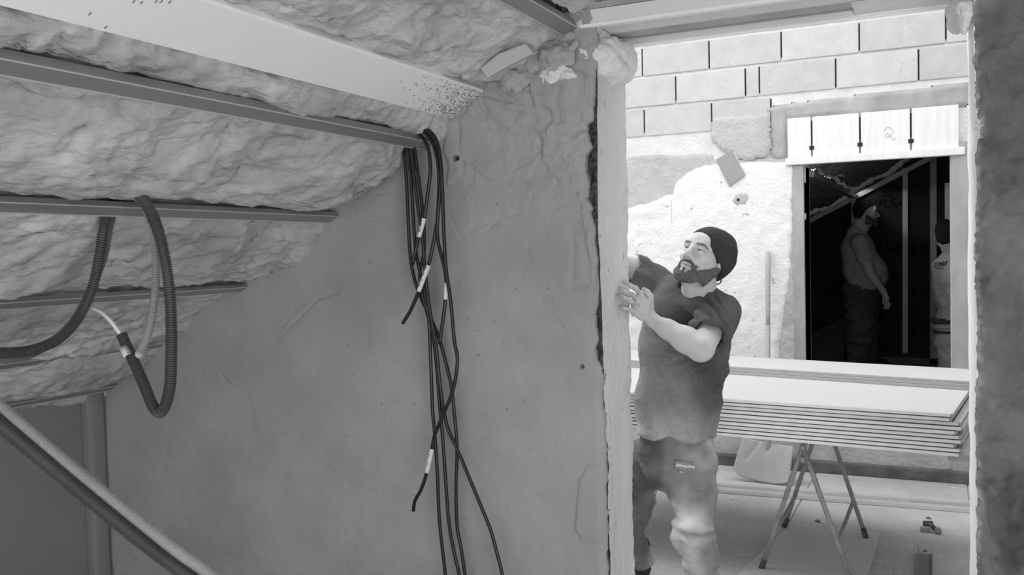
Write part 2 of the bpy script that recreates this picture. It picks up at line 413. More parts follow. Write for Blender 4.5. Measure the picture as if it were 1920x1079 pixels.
# ---- right part of the wall: rough render with ragged edge, reveal whitened to carry its sunlight
nu, nv = 150, 360
U, Vv = np.meshgrid(np.linspace(0, 1, nu), np.linspace(0, 1, nv), indexing='ij')
Zc = Vv*2.62
EDG2 = [(1826, 60), (1828, 150), (1832, 215), (1838, 245), (1831, 270), (1829, 400), (1830, 560), (1833, 620), (1831, 700), (1829, 800), (1832, 900), (1833, 1079), (1834, 1300)]
e2 = np.array([onY(a, b, WY) for a, b in EDG2]); e2 = e2[np.argsort(e2[:, 2])]
Xe = np.interp(Zc, e2[:, 2], e2[:, 0])+.004*fbm(np.stack([Zc*34, 0*Zc, 0*Zc+6], -1), 4, .8)
Xc = Xe+(1.7-Xe)*U**1.5
q = np.stack([Xc, Zc, 0*Xc], -1); warp = q+.08*np.stack([fbm(q*4+1, 3), fbm(q*4+7, 3), 0*Xc], -1)
lump = fbm(warp*np.array([7, 7, 1])+4, 5, .6)
h = .015*fbm(q*2, 3)+.006*lump+.006*sstep(.2, .5, lump)+.005*sstep(.75, 1, 1-np.abs(fbm(warp*5+30, 3))*2.5)
fuzz = np.exp(-((Xc-Xe)/.012)**2)*(.5+.5*fbm(q*60, 3))
pl3 = fbm(warp*np.array([6, 4, 1])+90, 4, .55); h = h+.007*sstep(.0, .04, pl3)+.006*sstep(.4, .44, pl3)+.0012*fbm(q*60, 3, .7)
tone = .80+.16*fbm(q*9+3, 4, .7)-.25*sstep(.35, .8, -lump)+1.3*np.clip(fuzz, 0, 1)
h = h-.008*np.exp(-((Xc-Xe)/.01)**2)
V = np.stack([Xc, WY-.012-h, Zc], -1).reshape(-1, 3); ids = np.arange(nu*nv).reshape(nu, nv)
qd = np.stack([ids[:-1, :-1], ids[1:, :-1], ids[1:, 1:], ids[:-1, 1:]], -1).reshape(-1, 4)
sk = V[ids[0, :]].copy(); sk[:, 1] = WY+.02; n0 = len(V); si = np.arange(nv)+n0; V = np.concatenate([V, sk])
qd = np.concatenate([qd, np.stack([si[:-1], ids[0, :-1], ids[0, 1:], si[1:]], -1)])
mesh_np('rough_render', V, qd, M['rough_plaster'], True, wall, np.concatenate([tone.reshape(-1), np.full(nv, 1.5)]))
yy = np.linspace(0, 1, 24); zz = np.linspace(0, 2.405, 200); Yg, Zg = np.meshgrid(yy, zz, indexing='ij')
Xn = np.interp(Zg, e2[:, 2], e2[:, 0]); q = np.stack([Yg*.36, Zg, 0*Zg], -1)
Xs = Xn*(1-Yg)+(.083)*Yg+.003*fbm(q*9, 4)*Yg
Vr = np.stack([Xs, WY+.003+(WB-WY)*Yg, Zg], -1).reshape(-1, 3); ids = np.arange(Yg.size).reshape(Yg.shape)
qd = np.stack([ids[:-1, :-1], ids[:-1, 1:], ids[1:, 1:], ids[1:, :-1]], -1).reshape(-1, 4)
mesh_np('sunlit_reveal', Vr, qd, M['reveal_sunlit'], True, wall)
# wall face above the opening, with a small dark socket
bm_ = MB(); bm_.prism([(-1.25, 2.47), (1.7, 2.47), (1.7, 3.3), (.4, 3.44), (-1.25, 2.50)], WY+.0, WY+.03, 1)
bm_.build('upper_face', M['post'], wall)
a = onY(1270, 14, WY); b = onY(1289, -14, WY)
MB().box(a[0], b[0], WY-.004, WY+.01, a[2], b[2]+.02).build('socket_hole', M['gap'], wall)
# ---- beam over the opening and its soffit
o = MB().box(JX-.04, RX+.02, WY+.0, WY+.24, 2.409, 2.47).box(JX-.04, RX+.02, WY+.24, WY+.345, 2.45, 2.47)
beam = o.build('trim_2', M['beam'], bevel=.002); struct(beam, 'grey concrete beam over the opening')
e = onY(1605, 38, WB)[0]
MB().box(JX, e, WY+.236, WY+.244, 2.407, 2.45).build('slot_edge', M['slot'], beam)
MB().box(JX-.04, RX+.02, WY+.15, WY+.236, 2.4065, 2.4095).build('soffit_strip', M['post'], beam)
MB().box(JX-.04, e, WY+.244, WY+.335, 2.447, 2.4505).build('slot_back', M['slot'], beam)
MB().box(e, RX+.01, WY+.15, WY+.345, 2.405, 2.45).build('mortar_fill', M['beam'], beam, bevel=.003)
MB().box(-1.14, RX+.0, WY+.335, WY+.352, 2.400, 2.425).build('ceiling_track', M['board_white'], beam, bevel=.002)
MB().box(-1.14, RX+.0, WY+.352, WY+.362, 2.395, 2.440).build('track_lip', M['board_white'], beam, bevel=.001)

# ---- knee wall on the left, boxed corner, right wall and roof shells
kz = roof(-3.72)
kn = MB().box(-3.9, -3.72, -2.2, WY, 0, kz+.05).build('wall_left', M['plaster_left']); struct(kn)
o = MB().box(-3.73, -3.66, 2.975, 3.07, 0, kz).build('trim_3', M['plaster_left'], bevel=.02, smooth=True); struct(o, 'boxed plaster strip in the corner of the knee wall')
struct(MB().box(1.65, 1.8, -2.2, WY, 0, 3.2).build('wall_right', M['plaster_left']))
rs = MB(); tk = .06
rs.prism([(-4.1, roof(-4.1)+.10), (.40, roof(.40)+.10), (1.9, 2.75), (1.9, 2.87), (.40, roof(.40)+.24), (-4.1, roof(-4.1)+.22)], -2.2, WB, 1)
rf = rs.build('ceiling', M['wood_dark']); struct(rf)

# ---- far room: side walls, block wall with doorway
struct(MB().box(-4.7, -4.5, WB, BY+.3, 0, 2.6).build('wall_far_left', M['greyrender']))
struct(MB().box(1.35, 1.5, WB, BY+.3, 0, 3.4).build('wall_far_right', M['greyrender']))
D0, D1, DT, DZ = float(onY(1509, 450, BY)[0]), float(onY(1782, 450, BY)[0]), float(onY(1640, 293, BY)[2]), .34
bw = MB().prism([(-4.6, 0), (D0, 0), (D0, DT), (D1, DT), (D1, 0), (1.5, 0), (1.5, 3.5), (-4.6, 3.5)], BY, BY+.28, 1)
bw.box(D0, D1, BY, BY+.28, 0, DZ)
back = bw.build('wall_back', M['mortar']); struct(back)
rows = [2.435, 2.655, 2.882, 3.108, 3.33]
rowx = [(2, [-4.5, -4.0, -3.5, -3.0, -2.5, None]), ]
def bx(px, py): return float(onY(px, py, BY)[0])
R1 = [-4.45, -3.93, -3.41, -2.89, -2.37-.2, bx(1205, 135), bx(1330, 120), bx(1465, 105), bx(1611, 85), bx(1773, 70), .62, 1.14]
R2 = [-4.7, -4.18, -3.66, -3.14, -2.62, -2.3, bx(1268, 195), bx(1398, 178), bx(1424, 172), bx(1567, 158), bx(1722, 138), .36, .88, 1.34]
R3 = [-4.45, -3.93, -3.41, -2.89, -2.45, bx(1209, 262), bx(1335, 245), bx(1446, 250)]
R0 = [-4.3, -3.78, -3.26, -2.74, -2.25, -1.72, -1.2, -.68, -.16, .36, .88, 1.34]
for z0, z1, R in ((rows[2], rows[3], R1), (rows[1], rows[2], R2), (rows[0], rows[1], R3), (rows[3], rows[4], R0)):
    for i in range(len(R)-1):
        g = .0065
        dpt = random.uniform(.010, .018)
        MB().box(R[i]+g, R[i+1]-g*.6, BY-dpt, BY+.01, z0+.010, z1-.008).build('block', M['block'], back, bevel=.005)
        MB().box(R[i+1]-g*.5, R[i+1]+g*.9, BY-.004, BY+.001, z0+random.uniform(.012, .04), z1-random.uniform(.01, .02)).build('open_joint', M['gap'], back)
def zp(pts): return zpoly(pts, BY)
# lower lying wall below the block courses: grey render, then white render, then bare band
patch_wall('grey_render', zp([(1120, 330), (1180, 292), (1335, 290), (1340, 300), (1446, 296), (1490, 300), (1506, 300), (1506, 700), (1380, 560), (1120, 560)]), BY, .012, M['greyrender'], .015, .006, 14, .004, 14, back, seed=1)
patch_wall('base_render', [(-3.2, .02), (1.3, .02), (1.3, .36), (-3.2, .40)], BY-.002, .010, M['greyrender'], .02, .008, 8, .004, 12, back, seed=12)
patch_wall('white_render', zp([(1000, 480), (1180, 392), (1262, 366), (1270, 340), (1310, 316), (1345, 312), (1400, 305), (1470, 302), (1490, 310), (1488, 420), (1483, 520), (1470, 600), (1460, 650), (1466, 700), (1464, 800), (1000, 805)]), BY-.010, .020, M['render'], .012, .012, 10, .004, 16, back, seed=2)
patch_wall('concrete_band', zp([(1425, 206), (1500, 193), (1812, 156), (1814, 196), (1800, 200), (1475, 222), (1475, 300), (1448, 298), (1446, 214)]), BY-.004, .016, M['post'], .012, .006, 14, .003, 16, back, seed=4)
patch_wall('wet_mortar', zp([(1340, 225), (1440, 215), (1442, 290), (1400, 300), (1352, 280), (1336, 262)]), BY-.018, .006, M['greyrender'], .012, .012, 16, .002, 20, back, seed=5)
a, b, c, d = [onY(x, y, BY) for x, y in ((1476, 224), (1799, 196), (1804, 275), (1474, 300))]
# painted lintel of four panels with open slots and a projecting drip edge
slx = [bx(1523, 250), bx(1613, 240), bx(1708, 230)]
lx = [a[0]]+slx+[b[0]]
zt, zb_ = (a[2]+b[2])/2, DT+.01
for i in range(4):
    MB().box(lx[i]+.006, lx[i+1]-.006, BY-.036, BY, zb_, zt-.004*random.random()).build('lintel_panel', M['lintel'], back, bevel=.003)
for x in slx:
    MB().box(x-.005, x+.005, BY-.024, BY-.02, zb_+.10, zt-.03).build('open_slot', M['gap'], back)
    MB().box(x-.016, x+.016, BY-.040, BY-.03, zb_+.058, zb_+.085).build('slot_plug', M['gap'], back, bevel=.003)
MB().box(a[0]-.01, b[0]+.03, BY-.055, BY-.0, DT-.03, DT+.02).build('drip_edge', M['lintel'], back, bevel=.006)
# pencilled figure on the third panel
s = MB(); pc = [(1657, 246), (1662, 240), (1670, 240), (1675, 247), (1668, 255), (1660, 257), (1664, 250), (1675, 262), (1680, 258)]
s.tube(catmull([onY(x, y, BY-.0375) for x, y in pc], 6), .0016, 5).build('pencil_mark', M['greyrender'], back)
# doorway frame: left post, right pillar, sill
MB().box(D0-.075, D0, BY-.03, BY+.28, 0, DT-.03).build('door_post', M['post'], back, bevel=.006)
MB().box(D1+.005, 1.0, BY-.035, BY+.02, 0, DT+.06).build('concrete_pillar', M['post'], back, bevel=.012)
patch_wall('raw_edge', zp([(1462, 300), (1500, 306), (1500, 900), (1456, 900), (1460, 660), (1476, 520), (1484, 420)]), BY-.006, .014, M['greyrender'], .012, .01, 18, .005, 24, back, seed=8)
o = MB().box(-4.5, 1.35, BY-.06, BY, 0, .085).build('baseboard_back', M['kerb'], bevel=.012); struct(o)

# ---- dark room behind the doorway
RZ = .34; RY = 10.6
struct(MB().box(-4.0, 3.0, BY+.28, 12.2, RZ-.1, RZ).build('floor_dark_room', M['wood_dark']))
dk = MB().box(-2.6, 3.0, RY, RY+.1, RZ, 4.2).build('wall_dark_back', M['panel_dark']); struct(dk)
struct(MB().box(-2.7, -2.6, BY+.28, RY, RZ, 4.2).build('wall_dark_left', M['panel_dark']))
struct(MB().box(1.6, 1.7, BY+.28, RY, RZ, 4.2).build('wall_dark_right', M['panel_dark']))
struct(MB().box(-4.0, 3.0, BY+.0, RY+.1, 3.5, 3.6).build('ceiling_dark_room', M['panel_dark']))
# ================================================================== signed distance modelling, surface nets
def rotm(x, y, z):
    x, y, z = map(math.radians, (x, y, z))
    return np.array(Matrix.Rotation(z, 3, 'Z') @ Matrix.Rotation(y, 3, 'Y') @ Matrix.Rotation(x, 3, 'X'))
class SDF:
    def __init__(s, vox): s.vox = vox; s.ops = []
    def add(s, fn, lo, hi, k, op): s.ops.append((fn, np.array(lo, float), np.array(hi, float), k, op)); return s
    def ell(s, c, r, R=None, k=.02, op='u'):
        c = np.array(c, float); r = np.array(r, float)*np.ones(3); m = r.max()
        def fn(p):
            q = p-c
            if R is not None: q = q @ R
            k0 = np.linalg.norm(q/r, axis=-1); k1 = np.linalg.norm(q/(r*r), axis=-1)+1e-9
            return k0*(k0-1)/k1
        return s.add(fn, c-m, c+m, k, op)
    def cone(s, a, b, ra, rb=None, k=.02, op='u', flat=None):
        """tapered capsule; flat=(axis vector, factor) squeezes distance along an axis"""
        a = np.array(a, float); b = np.array(b, float); rb = ra if rb is None else rb; ab = b-a; L2 = ab.dot(ab)+1e-12
        def fn(p):
            q = p-a; t = np.clip((q @ ab)/L2, 0, 1); e = q-t[..., None]*ab
            if flat is not None:
                ax, fc = flat; ax = np.array(ax, float)/np.linalg.norm(ax); e = e+np.outer((e.reshape(-1, 3) @ ax)*(1/fc-1), ax).reshape(e.shape)
                return (np.linalg.norm(e, axis=-1)-(ra+(rb-ra)*t))*min(1, fc)
            return np.linalg.norm(e, axis=-1)-(ra+(rb-ra)*t)
        m = max(ra, rb)*1.05
        return s.add(fn, np.minimum(a, b)-m, np.maximum(a, b)+m, k, op)
    def chain(s, pts, rs, k=.02, op='u', flat=None):
        for i in range(len(pts)-1): s.cone(pts[i], pts[i+1], rs[i], rs[i+1], k, op, flat)
        return s
    def cut(s, c, nrm, k=.004, lo=None, hi=None):
        """remove everything on the side nrm points to"""
        c = np.array(c, float); nn = np.array(nrm, float); nn /= np.linalg.norm(nn)
        return s.add(lambda p: -((p-c) @ nn), [-9]*3 if lo is None else lo, [9]*3 if hi is None else hi, k, 's')
    def mesh(s, post=None):
        us = [o for o in s.ops if o[4] == 'u']
        lo = np.min([o[1] for o in us], 0)-.03; hi = np.max([o[2] for o in us], 0)+.03
        vx = s.vox; n = np.ceil((hi-lo)/vx).astype(int)+1
        D = np.full(n, 1.0, np.float32); ax = [lo[i]+vx*np.arange(n[i]) for i in range(3)]
        for fn, l, h, k, op in s.ops:
            pad = (k*1.5+3*vx) if op == 'u' else (k*1.5+3*vx)
            i0 = np.clip(np.floor((l-pad-lo)/vx).astype(int), 0, n); i1 = np.clip(np.ceil((h+pad-lo)/vx).astype(int)+1, 0, n)
            if np.any(i1 <= i0): continue
            sl = tuple(slice(a, b) for a, b in zip(i0, i1))
            g = np.stack(np.meshgrid(ax[0][sl[0]], ax[1][sl[1]], ax[2][sl[2]], indexing='ij'), -1)
            d2 = fn(g).astype(np.float32); d1 = D[sl]; k = max(k, 1e-5)
            if op == 'u':
                hh = np.clip(.5+.5*(d1-d2)/k, 0, 1); D[sl] = d1*(1-hh)+d2*hh-k*hh*(1-hh)
            else:
                d2 = -d2; hh = np.clip(.5-.5*(d1-d2)/k, 0, 1); D[sl] = d1*(1-hh)+d2*hh+k*hh*(1-hh)
        if post is not None:
            g = np.stack(np.meshgrid(*ax, indexing='ij'), -1); D = post(g, D)
        return surface_nets(D, lo, vx)
def surface_nets(D, lo, vx):
    ins = D < 0
    c = np.zeros(tuple(np.array(D.shape)-1), np.int8)
    cor = [(i, j, k) for i in (0, 1) for j in (0, 1) for k in (0, 1)]
    S = D.shape
    def sh(A, o): return A[o[0]:S[0]-1+o[0], o[1]:S[1]-1+o[1], o[2]:S[2]-1+o[2]]
    for o in cor: c = c+sh(ins, o)
    act = (c > 0) & (c < 8)
    I = np.argwhere(act); acc = np.zeros((len(I), 3)); cnt = np.zeros(len(I))
    dv = {o: D[I[:, 0]+o[0], I[:, 1]+o[1], I[:, 2]+o[2]] for o in cor}
    for a in cor:
        for axn in range(3):
            if a[axn] == 1: continue
            b = list(a); b[axn] = 1; b = tuple(b); da, db = dv[a], dv[b]; m = (da < 0) != (db < 0)
            t = np.where(m, da/(da-db+1e-20), 0)
            p = np.array(a, float)[None]+t[:, None]*np.eye(3)[axn]
            acc += p*m[:, None]; cnt += m
    V = lo+(I+acc/cnt[:, None])*vx
    idm = np.full(act.shape, -1, np.int64); idm[act] = np.arange(len(I)); Q = []
    for axn in range(3):
        o1, o2 = [k for k in range(3) if k != axn]
        sl0 = [slice(None)]*3; sl0[axn] = slice(0, -1); sl1 = [slice(None)]*3; sl1[axn] = slice(1, None)
        A = ins[tuple(sl0)]; B = ins[tuple(sl1)]; E = np.argwhere(A != B)
        E = E[(E[:, o1] > 0) & (E[:, o2] > 0) & (E[:, o1] < S[o1]-1) & (E[:, o2] < S[o2]-1)]
        flip = A[E[:, 0], E[:, 1], E[:, 2]]
        def cid(d1, d2):
            e = E.copy(); e[:, o1] -= d1; e[:, o2] -= d2; return idm[e[:, 0], e[:, 1], e[:, 2]]
        q = np.stack([cid(1, 1), cid(0, 1), cid(0, 0), cid(1, 0)], -1)
        if axn == 1: flip = ~flip
        q[~flip] = q[~flip][:, ::-1]; Q.append(q)
    Q = np.concatenate(Q); Q = Q[(Q >= 0).all(1)]
    return V, Q
def vnormals(v, q):
    fn = np.cross(v[q[:, 2]]-v[q[:, 0]], v[q[:, 3]]-v[q[:, 1]]); n = np.zeros_like(v)
    for i in range(4): np.add.at(n, q[:, i], fn)
    return n/(np.linalg.norm(n, axis=1)[:, None]+1e-12)
def relax(v, q, it=2, f=.5):
    for _ in range(it):
        acc = np.zeros_like(v); cnt = np.zeros(len(v))
        for i in range(4):
            for j in (1, 3):
                np.add.at(acc, q[:, i], v[q[:, (i+j) % 4]]); np.add.at(cnt, q[:, i], 1)
        v = v+(acc/cnt[:, None]-v)*f
    return v
def joinm(parts):
    V = []; Q = []; T = []; n = 0
    for v, q, t in parts: V.append(v); Q.append(q+n); T.append(np.broadcast_to(t, (len(v),))); n += len(v)
    return np.concatenate(V), np.concatenate(Q), np.concatenate(T)
# ================================================================== ROOF LINING OF THE NEAR ROOM
def slope_pt(x, y, n): return np.array([x, y, roof(x)])+NS*n
def chan_x(px, py, n=.03):
    p = onY(px, py, WY); return float(p[0])
CHX = [-1.235, -1.845, -2.315, -2.81, -3.30, -3.63]
def channel(x, label, y0=-1.9, y1=WY-.02, wd=.056, dp=.027, nb=.012):
    # C profile: web faces down into the room, two flanges with small lips turned in
    t = .0016
    prof = [(-wd/2, -dp), (-wd/2, 0), (wd/2, 0), (wd/2, -dp), (wd/2-.008, -dp), (wd/2-.008, -dp+t), (wd/2-t, -dp+t), (wd/2-t, -t), (-wd/2+t, -t), (-wd/2+t, -dp+t), (-wd/2+.008, -dp+t), (-wd/2+.008, -dp)]
    c0 = slope_pt(x, 0, .055+nb)
    mb = MB(); v = []
    for yv in (y0, y1):
        for a, b in prof:
            p = c0+TS*a+NS*b; v.append((p[0], yv, p[2]))
    n = len(prof); f = [(i, i+n, (i+1) % n+n, (i+1) % n) for i in range(n)]+[tuple(range(n)), tuple(range(2*n-1, n-1, -1))]
    root = mb.add(v, f).build('metal_channel', M['steel'])
    # rolled lips in paler steel: painted highlights along both web edges
    for s in (-1, 1):
        l = MB(); p = c0+TS*(s*(wd/2-.003))+NS*.0004
        l.tube([(p[0], y0, p[2]), (p[0], y1, p[2])], .0028, 6).build('rolled_highlight', M['edge_highlight'], root)
    return tag(root, label, 'metal channel', 'furring channels along the roof slope')
channel(CHX[0], 'short steel channel at the top of the frame ending above the plaster lump', wd=.06, dp=.035)
channel(CHX[1], 'broad steel channel under the white board, black cables hung over its end', nb=.022)
channel(CHX[2], 'steel channel with the black corrugated hose looped over it', dp=.018)
channel(CHX[3], 'steel channel crossing behind both hoses, third below the white board', dp=.015, wd=.05)
channel(CHX[4], 'mostly buried steel channel seen beside the taped hose end', nb=-.02, dp=.015)
channel(CHX[5], 'lowest steel channel just above the knee wall', nb=.0)

def batt(x0, x1, label, seed, bulge=.05, rough=.022, dent=None, y0=-1.9, y1=WY+.0, sag=0, res=.0125, mat_=None, name='insulation_batt'):
    nx = max(6, int((x1-x0)/.862/res)); ny = int((y1-y0)/res)
    Xg, Yg = np.meshgrid(np.linspace(x0, x1, nx), np.linspace(y0, y1, ny), indexing='ij')
    u = (Xg-x0)/(x1-x0)
    q = np.stack([Xg*1.2, Yg, 0*Xg+seed], -1)
    warp = q+.12*np.stack([fbm(q*2.5+1, 3), fbm(q*2.5+5, 3), 0*Xg], -1)
    env = np.sin(np.pi*np.clip(u, 0, 1))**.55
    puff = fbm(warp*np.array([3, 2.2, 1]), 3); crease = 1-np.abs(fbm(warp*np.array([4.5, 3.2, 1])+11, 4, .6))*1.8
    fib = fbm(warp*np.array([26, 10, 1])+3, 4, .7)
    n = bulge*env*(.75+.5*puff)+rough*.7*(.25+.75*env)*(puff-.30*sstep(.75, 1, crease))+.006*fib+.022
    cr2 = 1-np.abs(fbm(warp*np.array([8, 5, 1])+31, 3, .55))*1.6
    n = n-.022*sstep(.93, 1, cr2)*(.3+.7*env)*sstep(-.1, .5, fbm(q*3+50, 2))
    n = n+.007*fbm(warp*np.array([40, 24, 1])+3, 3, .7)
    n = n+.012*fbm(warp*np.array([11, 7, 1])+8, 4, .6)*(.4+.6*env)
    if dent is not None:
        for dx, dy, rr, am in dent: n = n-am*np.exp(-((Xg-dx)/rr)**2-((Yg-dy)/(rr*1.6))**2)
    P = np.stack([Xg, Yg, roof(Xg)], -1)+NS*n[..., None]
    # ragged long edges
    P[..., 0] += (.02*fbm(np.stack([Yg*7, 0*Yg, 0*Yg+seed], -1), 4, .6))*(np.abs(u-.5) > .499)
    ids = np.arange(nx*ny).reshape(nx, ny)
    qd = np.stack([ids[:-1, :-1], ids[:-1, 1:], ids[1:, 1:], ids[1:, :-1]], -1).reshape(-1, 4)
    V = P.reshape(-1, 3)
    # sides turned back up to the roof
    for row in (0, -1):
        e = P[row].copy()-NS*.10; i0 = len(V); V = np.concatenate([V, e]); si = np.arange(ny)+i0
        qd = np.concatenate([qd, np.stack([ids[row, :-1], ids[row, 1:], si[1:], si[:-1]], -1)])
    o = mesh_np(name, V, qd, mat_ or M['wool'], True)
    return tag(o, label, 'insulation', 'glass wool between the channels')
batt(-1.20, .42, 'glass wool at the very top, right of the short channel', 1, .03)
batt(-1.575, -1.265, 'glass wool strip between the white board and the short top channel', 2, .05)
batt(-1.84, -1.735, 'narrow glass wool strip between white board and cable-hung channel', 3, .052, .014)
batt(-2.29, -1.865, 'broad glass wool sheet above the hose-hung channel', 4, .075, .026)
batt(-2.79, -2.335, 'glass wool sheet behind the hose loop, below the hose-hung channel', 5, .070, .024)
batt(-3.30, -2.83, 'glass wool sheet around the taped hose end', 6, .060, .020)
batt(-3.61, -3.30, 'lowest broad glass wool sheet above the knee wall corner', 7, .05, .018)
batt(-3.76, -3.68, 'thin glass wool edge tucked over the knee wall', 8, .02, .01)

# white painted board (purlin casing) with mortar spatter at its wall end
y0, y1 = -1.9, WY-.01
vb = MB(); prof = [(-.088, .040), (.080, .040), (.086, .034), (.086, -.03), (-.094, -.03), (-.094, .034)]
c0 = slope_pt(-1.652, 0, 0); v = []
for yv in (y0, y1):
    for a, b in prof:
        p = c0+TS*a+NS*b; v.append((p[0], yv, p[2]))
n = len(prof); f = [(i, i+n, (i+1) % n+n, (i+1) % n) for i in range(n)]+[tuple(range(n)), tuple(range(2*n-1, n-1, -1))]
pur = vb.add(v, f).build('roof_board', M['board_white']); tag(pur, 'smooth white painted board running between the insulation strips', 'board')
sp = MB()
for k in range(900):
    yv = WY-.03-abs(random.gauss(0, .16)); a = random.uniform(-.085, .08)
    if random.random() > .75-.9*(WY-yv)+.9*(a+.08): continue
    r = random.uniform(.0008, .0032); p = c0+TS*a+NS*.0405; p[1] = yv
    vv = [p+TS*math.cos(t)*r*random.uniform(.6, 1.3)+np.array([0, math.sin(t)*r*random.uniform(.6, 1.6), 0]) for t in np.linspace(0, 6.28, 6, endpoint=False)]
    sp.add(vv+[p+NS*.003], [(i, (i+1) % 6, 6) for i in range(6)])
o = sp.build('mortar_spatter', M['speckle'], pur); o['kind'] = 'stuff'
# a few dark nicks on the board
for a_, b_ in ((250, 3), (265, 5), (292, 3), (302, 3), (318, 4), (168, 26), (198, 51)):
    r_ = ray(a_, b_); t = (c0+NS*.0405-EYE).dot(NS)/r_.dot(NS); p = EYE+r_*t
    MB().tube([p-TS*.004, p+TS*.005+NS*.0004], .0018, 5).build('nick', M['speckle'], pur)

# torn fold of wool facing against the wall, right end of the white board
P1 = [onY(x, y, WY-.22) for x, y in ((900, 128), (935, 100), (985, 82), (1000, 100), (950, 125), (914, 146))]
fl = MB(); cen = sum(P1)/6
fl.add([p for p in P1]+[p+np.array([0, .05, .012]) for p in P1], [(0, 1, 2, 3, 4, 5), (11, 10, 9, 8, 7, 6)]+[(i, i+6, (i+1) % 6+6, (i+1) % 6) for i in range(6)])
tag(fl.build('cardboard_flap', M['board'], bevel=.004), 'torn pale flap sticking out where the wool meets the wall', 'flap')

# steel channel and ledges along the head of the opening
z0 = 2.400
hd = MB()
x0, x1 = -1.185, 1.6
ys = WY-.030
t = .002
prof = [(ys, z0), (ys, z0+.058), (ys+.028, z0+.058), (ys+.028, z0+.055), (ys+.003, z0+.055), (ys+.003, z0+.003), (ys+.028, z0+.003), (ys+.028, z0)]
hd.prism(prof, x0, x1, 0)
hr = hd.build('head_channel', M['steel_light']); tag(hr, 'light steel channel fixed level along the head of the opening', 'metal channel')
MB().box(x0+.02, x1, ys-.004, ys+.022, z0-.004, z0+.008).build('lit_lip', M['board_white'], hr)  # lip painted white for the far floor's light on its underside
MB().box(x0-.01, x1, WY-.022, WY+.0, z0+.062, z0+.085).build('upper_ledge', M['post'], hr, bevel=.002)
# expanding plaster lump on top of the jamb
import bmesh
def blob(name, prims, m, label=None, cat=None, vox=.006, amp=.006, fr=22, parent=None, seed=0):
    S = SDF(vox)
    for c, r in prims: S.ell(c, r, k=.02)
    v, qd = S.mesh()
    n = vnormals(v, qd); v = v+n*(amp*fbm(v*fr+seed, 4, .6))[:, None]
    o = mesh_np(name, v, qd, m, True, parent)
    if label: tag(o, label, cat)
    return o
fo = [(onY(x, y, WY+dy), r) for x, y, dy, r in (
    (1150, 112, .20, (.075, .14, .065)), (1115, 108, .02, (.075, .05, .045)), (1140, 128, .10, (.07, .10, .05)), (1162, 120, .30, (.055, .09, .075)), (1100, 95, .0, (.055, .03, .03)), (1168, 104, .26, (.04, .07, .04)), (1128, 92, .08, (.06, .07, .03)), (1158, 96, .24, (.05, .14, .04)))]
blob('foam_lump', fo, M['foam'], 'white set plaster lump swelling over the top of the jamb', 'foam lump', .006, .009, 16)
blob('foam_tuft', [(onY(1797, 30, WY+.18), (.035, .16, .04)), (onY(1812, 22, WY+.02), (.035, .03, .035)), (onY(1808, 50, WY+.05), (.012, .03, .03))], M['foam'], 'small white foam tuft at the top right corner of the opening', 'foam lump', .005, .008, 26)
# white fibre tuft on the right edge
fb = MB(); random.seed(5)
for k in range(46):
    c = onY(1831+random.gauss(0, 3), 236+random.gauss(0, 11), WY-.028); d = np.array([random.uniform(-.5, 1), random.uniform(-1, .2), random.gauss(0, .7)])*.016
    fb.tube([c, c+d*.5+np.array([0, 0, random.gauss(0, .003)]), c+d], .0012, 4)
tag(fb.build('fibre_tuft', M['foam']), 'frayed white fibres poking from the right edge of the opening', 'fibre tuft', kind='stuff')
# thick plaster daubs beside the foam lump
for i, (pl, th, g) in enumerate((([(1022, 92), (1050, 84), (1088, 86), (1084, 122), (1062, 130), (1030, 134), (1020, 120)], .035, 'plaster'),
                     ([(1022, 146), (1040, 132), (1062, 128), (1100, 148), (1092, 152), (1045, 154), (1028, 156)], .030, 'foam'),
                     ([(960, 110), (985, 95), (1018, 96), (1022, 130), (1010, 140), (985, 136), (968, 125)], .022, 'plaster'),
                     ([(948, 150), (965, 130), (1000, 136), (1000, 165), (980, 180), (955, 172)], .018, 'plaster'))):
    patch_wall('plaster_daub', zpoly(pl), WY-.060, th, M[g], .005, .010, 30, .006, 34, wall, seed=20+i, tone=1.05)
# cavity fill in the corner between wool and wall
blob('mortar_fill', [(onY(x, y, WY-.01), (.06, .035, .035)) for x, y in ((985, 62), (1010, 66), (1035, 62), (960, 92), (930, 118), (905, 150), (1052, 72))], M['plaster'], None, None, .007, .014, 24, wall)

# ------------------------------------------------------------------ slate wedged on the block wall, drilled hole with patch
pts = [onY(x, y, BY-.05) for x, y in ((1342, 300), (1372, 281), (1397, 328), (1367, 350))]
base = [p+np.array([0, .018, 0]) for p in pts]
sl = MB().add(list(pts)+list(base), [(0, 1, 2, 3), (7, 6, 5, 4)]+[(i, i+4, (i+1) % 4+4, (i+1) % 4) for i in range(4)]).build('slate_piece', M['slate'], bevel=.002)
pts2 = [onY(x, y, BY-.03) for x, y in ((1345, 304), (1376, 284), (1400, 332), (1369, 355))]
MB().add(list(pts2)+[p+np.array([0, .018, 0]) for p in pts2], [(0, 1, 2, 3), (7, 6, 5, 4)]+[(i, i+4, (i+1) % 4+4, (i+1) % 4) for i in range(4)]).build('backing_sheet', M['gypsum_edge'], sl, bevel=.002)
tag(sl, 'tilted grey slate piece stuck to the block wall above the worker', 'slate')
patch_wall('filled_patch', zp([(1380, 366), (1392, 362), (1404, 368), (1398, 382), (1384, 386), (1378, 378)]), BY-.030, .004, M['greyrender'], .008, .008, 30, .001, 30, back, seed=9)
c = onY(1384, 375, BY-.036); MB().tube([c, c+np.array([0, -.002, 0])], .010, 12).build('drill_hole', M['gap'], back)
c0_, c1_ = onY(1259, 375, BY-.034), onY(1259, 418, BY-.034)
MB().tube([c0_, c1_], .0015, 5).build('plumb_mark', M['greyrender'], back)

